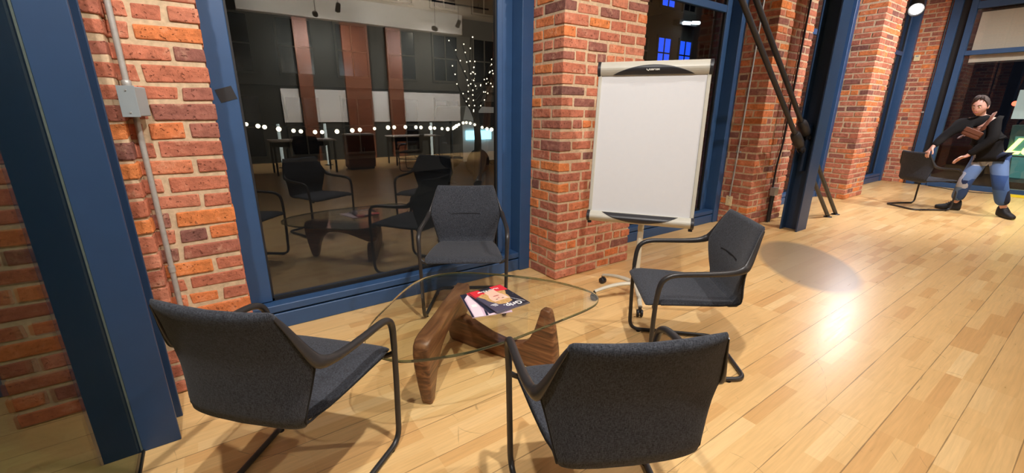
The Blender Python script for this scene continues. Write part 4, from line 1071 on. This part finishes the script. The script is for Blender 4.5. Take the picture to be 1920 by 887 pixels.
# ------------------------------------------------------------------ the street outside
struct(MB().box((-8, WY+.13, -.25), (30, 26, -.12)).build('ground', M['asphalt']))
struct(MB().box((EX+.22, -14, -.25), (30, WY+.12, -.125)).build('ground_side', M['asphalt']))
def facade(x0, x1, y, z1, label, cols, rows, lit=(), litmat=None):
    root = empty('street_building', ((x0+x1)/2, y, 0), label=label, cat='building')
    cx = (x0+x1)/2
    MB().box((x0-cx, 0, -.12), (x1-cx, 2.5, z1)).build('wall', M['facade'], root)
    MB().box((x0-cx, -.12, 2.02), (x1-cx, 0, 2.16)).build('cornice', M['facade'], root)
    for r_, (za, zb_) in enumerate(rows):
        for c_ in range(cols):
            w_ = (x1-x0)/cols; a = x0-cx+w_*(c_+.22); b = x0-cx+w_*(c_+.78)
            fr = MB(); fr.box((a-.06, -.05, za-.06), (b+.06, .0, za)); fr.box((a-.06, -.05, zb_), (b+.06, 0, zb_+.08)); fr.box((a-.06, -.05, za), (a, 0, zb_)); fr.box((b, -.05, za), (b+.06, 0, zb_)); fr.box(((a+b)/2-.02, -.04, za), ((a+b)/2+.02, 0, zb_)); fr.box((a, -.04, (za+zb_)/2-.02), (b, 0, (za+zb_)/2+.02))
            wn = fr.build('window', M['facade'], root)
            MB().box((a, -.02, za), (b, -.005, zb_)).build('pane', litmat if (r_, c_) in lit else M['darkpane'], wn)
    return root
facade(-3, 9.3, 14, 9, 'dim stone building across the street behind the big window', 8, [(.1, 1.7), (2.35, 3.75), (4.6, 6.0)])
BLUE = emis('blue_lit_window', (.02, .10, 1.0, 1), 1.6)
facade(10.6, 15.0, 9.2, 7.5, 'building with blue lit windows seen through the middle window', 4, [(.1, 1.7), (2.75, 3.60), (4.5, 5.6)], lit={(1, 1), (1, 2), (2, 1)}, litmat=BLUE)
ft = empty('tube_light', (13.1, 8.9, 4.05), label='pair of cold white tube lights outside above the blue windows', cat='tube light')
for dx, dz in ((-.2, 0), (.28, .06)): MB().tube([(dx-.17, 0, dz), (dx+.17, 0, dz+.03)], .05, 10).build('tube', emis('cold_tube', (.75, .9, 1.0, 1), 8), ft)
MB().box((-.5, .05, -.03), (.5, .29, .12)).build('housing', M['blacklamp'], ft)
# added street lamp that dimly lights the facade
sl = empty('facade_fill_lamp', (7.6, 11.2, -.12), label='added facade lamp with a glowing globe across the road', cat='street lamp')
MB().lathe([(.10, 0), (.08, .3), (.045, .5), (.04, 4.6)], n=14).build('post', M['blacklamp'], sl)
MB().sphere((0, 0, 4.78), .18, 14).build('globe', M['bulb'], sl)
d = bpy.data.lights.new('facade_fill_light', 'POINT'); d.energy = 170; d.color = (1, .85, .65); d.shadow_soft_size = .2
o = bpy.data.objects.new('facade_fill_light', d); C.objects.link(o); o.location = (7.5, 10.9, 4.4)
def string(pts, nb_, label, r=.035):
    root = empty('string_lights', pts[0], label=label, cat='string lights', group='warm string lights outside')
    P = smooth_curve([Vector(p)-Vector(pts[0]) for p in pts], 12); MB().tube(P, .006, 6).build('wire', M['gasket'], root)
    rnd = random.Random(len(label))
    for k in range(nb_):
        p = P[int((k+.5)*(len(P)-1)/nb_)]; MB().sphere(p-Vector((0, 0, .05)), r*rnd.uniform(.8, 1.15), 8).build('bulb', M['bulb'], root)
string([(.4, 8, 1.22), (1.5, 8, 1.06), (3.0, 8, 1.12), (4.1, 8.1, 1.06)], 22, 'row of warm bulbs strung low across the street terrace')
string([(4.2, 8.2, 1.06), (4.6, 8.3, 1.18), (5.1, 8, 1.04), (5.6, 8, 1.3)], 16, 'warm bulbs strung beside the lit street tree')
tr = empty('street_tree', (4.85, 8.3, -.12), label='bare street tree wound with tiny warm lights', cat='tree')
tb = MB(); tb.tube([(0, 0, 0), (.03, 0, .9), (-.02, .02, 1.7)], [(.10, .10), (.075, .075), (.06, .06)], 10)
rnd = random.Random(5); tips = []
for k in range(16):
    a = rnd.uniform(0, 2*PI); s0 = Vector((-.02, .02, rnd.uniform(1.3, 1.9))); ln = rnd.uniform(1.0, 2.4)
    p1 = s0+Vector((math.cos(a)*.35, math.sin(a)*.35, .45))*ln*.5; p2 = p1+Vector((math.cos(a+.4)*.3, math.sin(a+.4)*.3, .6))*ln*.5
    tb.tube([s0, p1, p2], [(.03, .03), (.018, .018), (.006, .006)], 6); tips += [s0.lerp(p1, .6), p1, p1.lerp(p2, .35), p1.lerp(p2, .7), p2]
tb.build('trunk', M['bark'], tr)
for k, p in enumerate(tips[:70]): MB().sphere(p+Vector((rnd.uniform(-.04, .04), -.03, 0)), .014, 6).build('bulb', M['bulb'], tr)
van = empty('parked_van', (5.9, 9.6, -.12), label='pale parked van with a bright rear lamp beyond the string lights', cat='van')
vb = MB(); vb.prism([(-1.1, .35), (1.1, .35), (1.1, 1.05), (.85, 1.55), (-1.0, 1.6), (-1.1, 1.2)], -.75, .75, Matrix(((1, 0, 0, 0), (0, 0, 1, 0), (0, 1, 0, 0), (0, 0, 0, 1))))
vb.build('body', M['boardwhite'], van, bevel=.06, seg=3)
for sx in (-.7, .7):
    for sy in (-.7, .7): MB().lathe([(.16, -.09), (.30, -.08), (.32, 0), (.30, .08), (.16, .09)], (sx, sy, .325), 18, axis=(0, 1, 0)).build('wheel', M['gasket'], van)
MB().box((-.8, -.775, 1.1), (.75, -.745, 1.45)).build('side_window', M['darkpane'], van)
MB().box((-1.02, -.79, .85), (-.35, -.75, 1.05)).build('lamp', emis('van_lamp', (.35, .8, 1.0, 1), 3.0), van)
# shop display and neon outside the end window
kb = empty('display_cooler', (13.7, .55, -.125), label='lit teal display case outside the end window', cat='display case')
MB().box((-.2, -1.2, 0), (.3, .93, .16)).build('base', M['blacklamp'], kb)
MB().prism([(-1.2, .16), (.84, .16), (.93, 1.30), (-1.2, 1.36)], -.18, .28, Matrix(((0, 0, 1, 0), (1, 0, 0, 0), (0, 1, 0, 0), (0, 0, 0, 1)))).build('cabinet', plain('teal_cabinet', lin(70, 110, 110), .5), kb)
MB().prism([(-1.1, .25), (.74, .25), (.84, 1.08), (-1.1, 1.12)], -.195, -.18, Matrix(((0, 0, 1, 0), (1, 0, 0, 0), (0, 1, 0, 0), (0, 0, 0, 1)))).build('lit_window', emis('teal_glow', (.05, .16, .15, 1), 1.0), kb)
MB().box((-.19, -1.2, 1.42), (.28, .98, 1.98)).build('header', emis('header_glow', (.45, .55, .52, 1), .8), kb)
tl = MB().sphere((-.1, 1.0, 1.72), .05, 10).build('red_lamp', emis('red_lamp', (1, .10, .05, 1), 5), kb)
ns_ = empty('neon_sign', (13.48, 1.0, .72), label='yellow neon script sign on the display case outside the end window', cat='neon sign')
cu = bpy.data.curves.new('neon', 'FONT'); cu.body = 'Lee'; cu.size = .42; cu.shear = .45; cu.extrude = .008; cu.offset = .014; cu.align_x = 'LEFT'; cu.align_y = 'CENTER'
to = bpy.data.objects.new('neon', cu); C.objects.link(to); bpy.context.view_layer.update()
me = bpy.data.meshes.new_from_object(to.evaluated_get(bpy.context.evaluated_depsgraph_get())); bpy.data.objects.remove(to)
me.transform(frame_mat((0, .48, .02), (0, -1, 0), (0, 0, 1), (-1, 0, 0))); me.materials.clear(); me.materials.append(emis('neon_yellow', (1.0, .95, .18, 1), 5.0))
t = bpy.data.objects.new('letters', me); C.objects.link(t); t.parent = ns_
MB().box((.01, -.7, -.17), (.02, .5, -.15)).build('rail', M['blacklamp'], ns_)

for i, (x, y, zt_) in enumerate(((.4, 8, 1.24), (4.15, 8.15, 1.12))):
    ps = empty('terrace_post', (x, y, -.12), label='thin dark terrace post carrying the bulbs, %s' % ('at the left end' if i == 0 else 'beside the lit tree'), cat='post')
    MB().lathe([(.09, 0), (.09, .02), (.025, .04), (.025, zt_+.12)], n=14).build('shaft', M['blacklamp'], ps)
    MB().sphere((0, 0, zt_+.13), .035, 10).build('finial', M['blacklamp'], ps)
# roller blinds half drawn behind the upper panes of the end window
BL = plain('beige_blind_fabric', lin(214, 204, 186), .9, noise=.05, nscale=60)
rb = empty('roller_blind', (EX+.11, 0, 0), label='beige roller blind drawn over the upper panes of the end window', cat='roller blind')
MB().box((0, -2.0, 2.30), (.006, 2.10, 3.15)).build('fabric', BL, rb)
MB().box((-.008, -2.0, 2.27), (.014, 2.10, 2.30)).build('hem_bar', M['blacklamp'], rb)
MB().tube([(.0, -2.02, 3.18), (0, 2.12, 3.18)], .03, 12).build('roller', M['blacklamp'], rb)
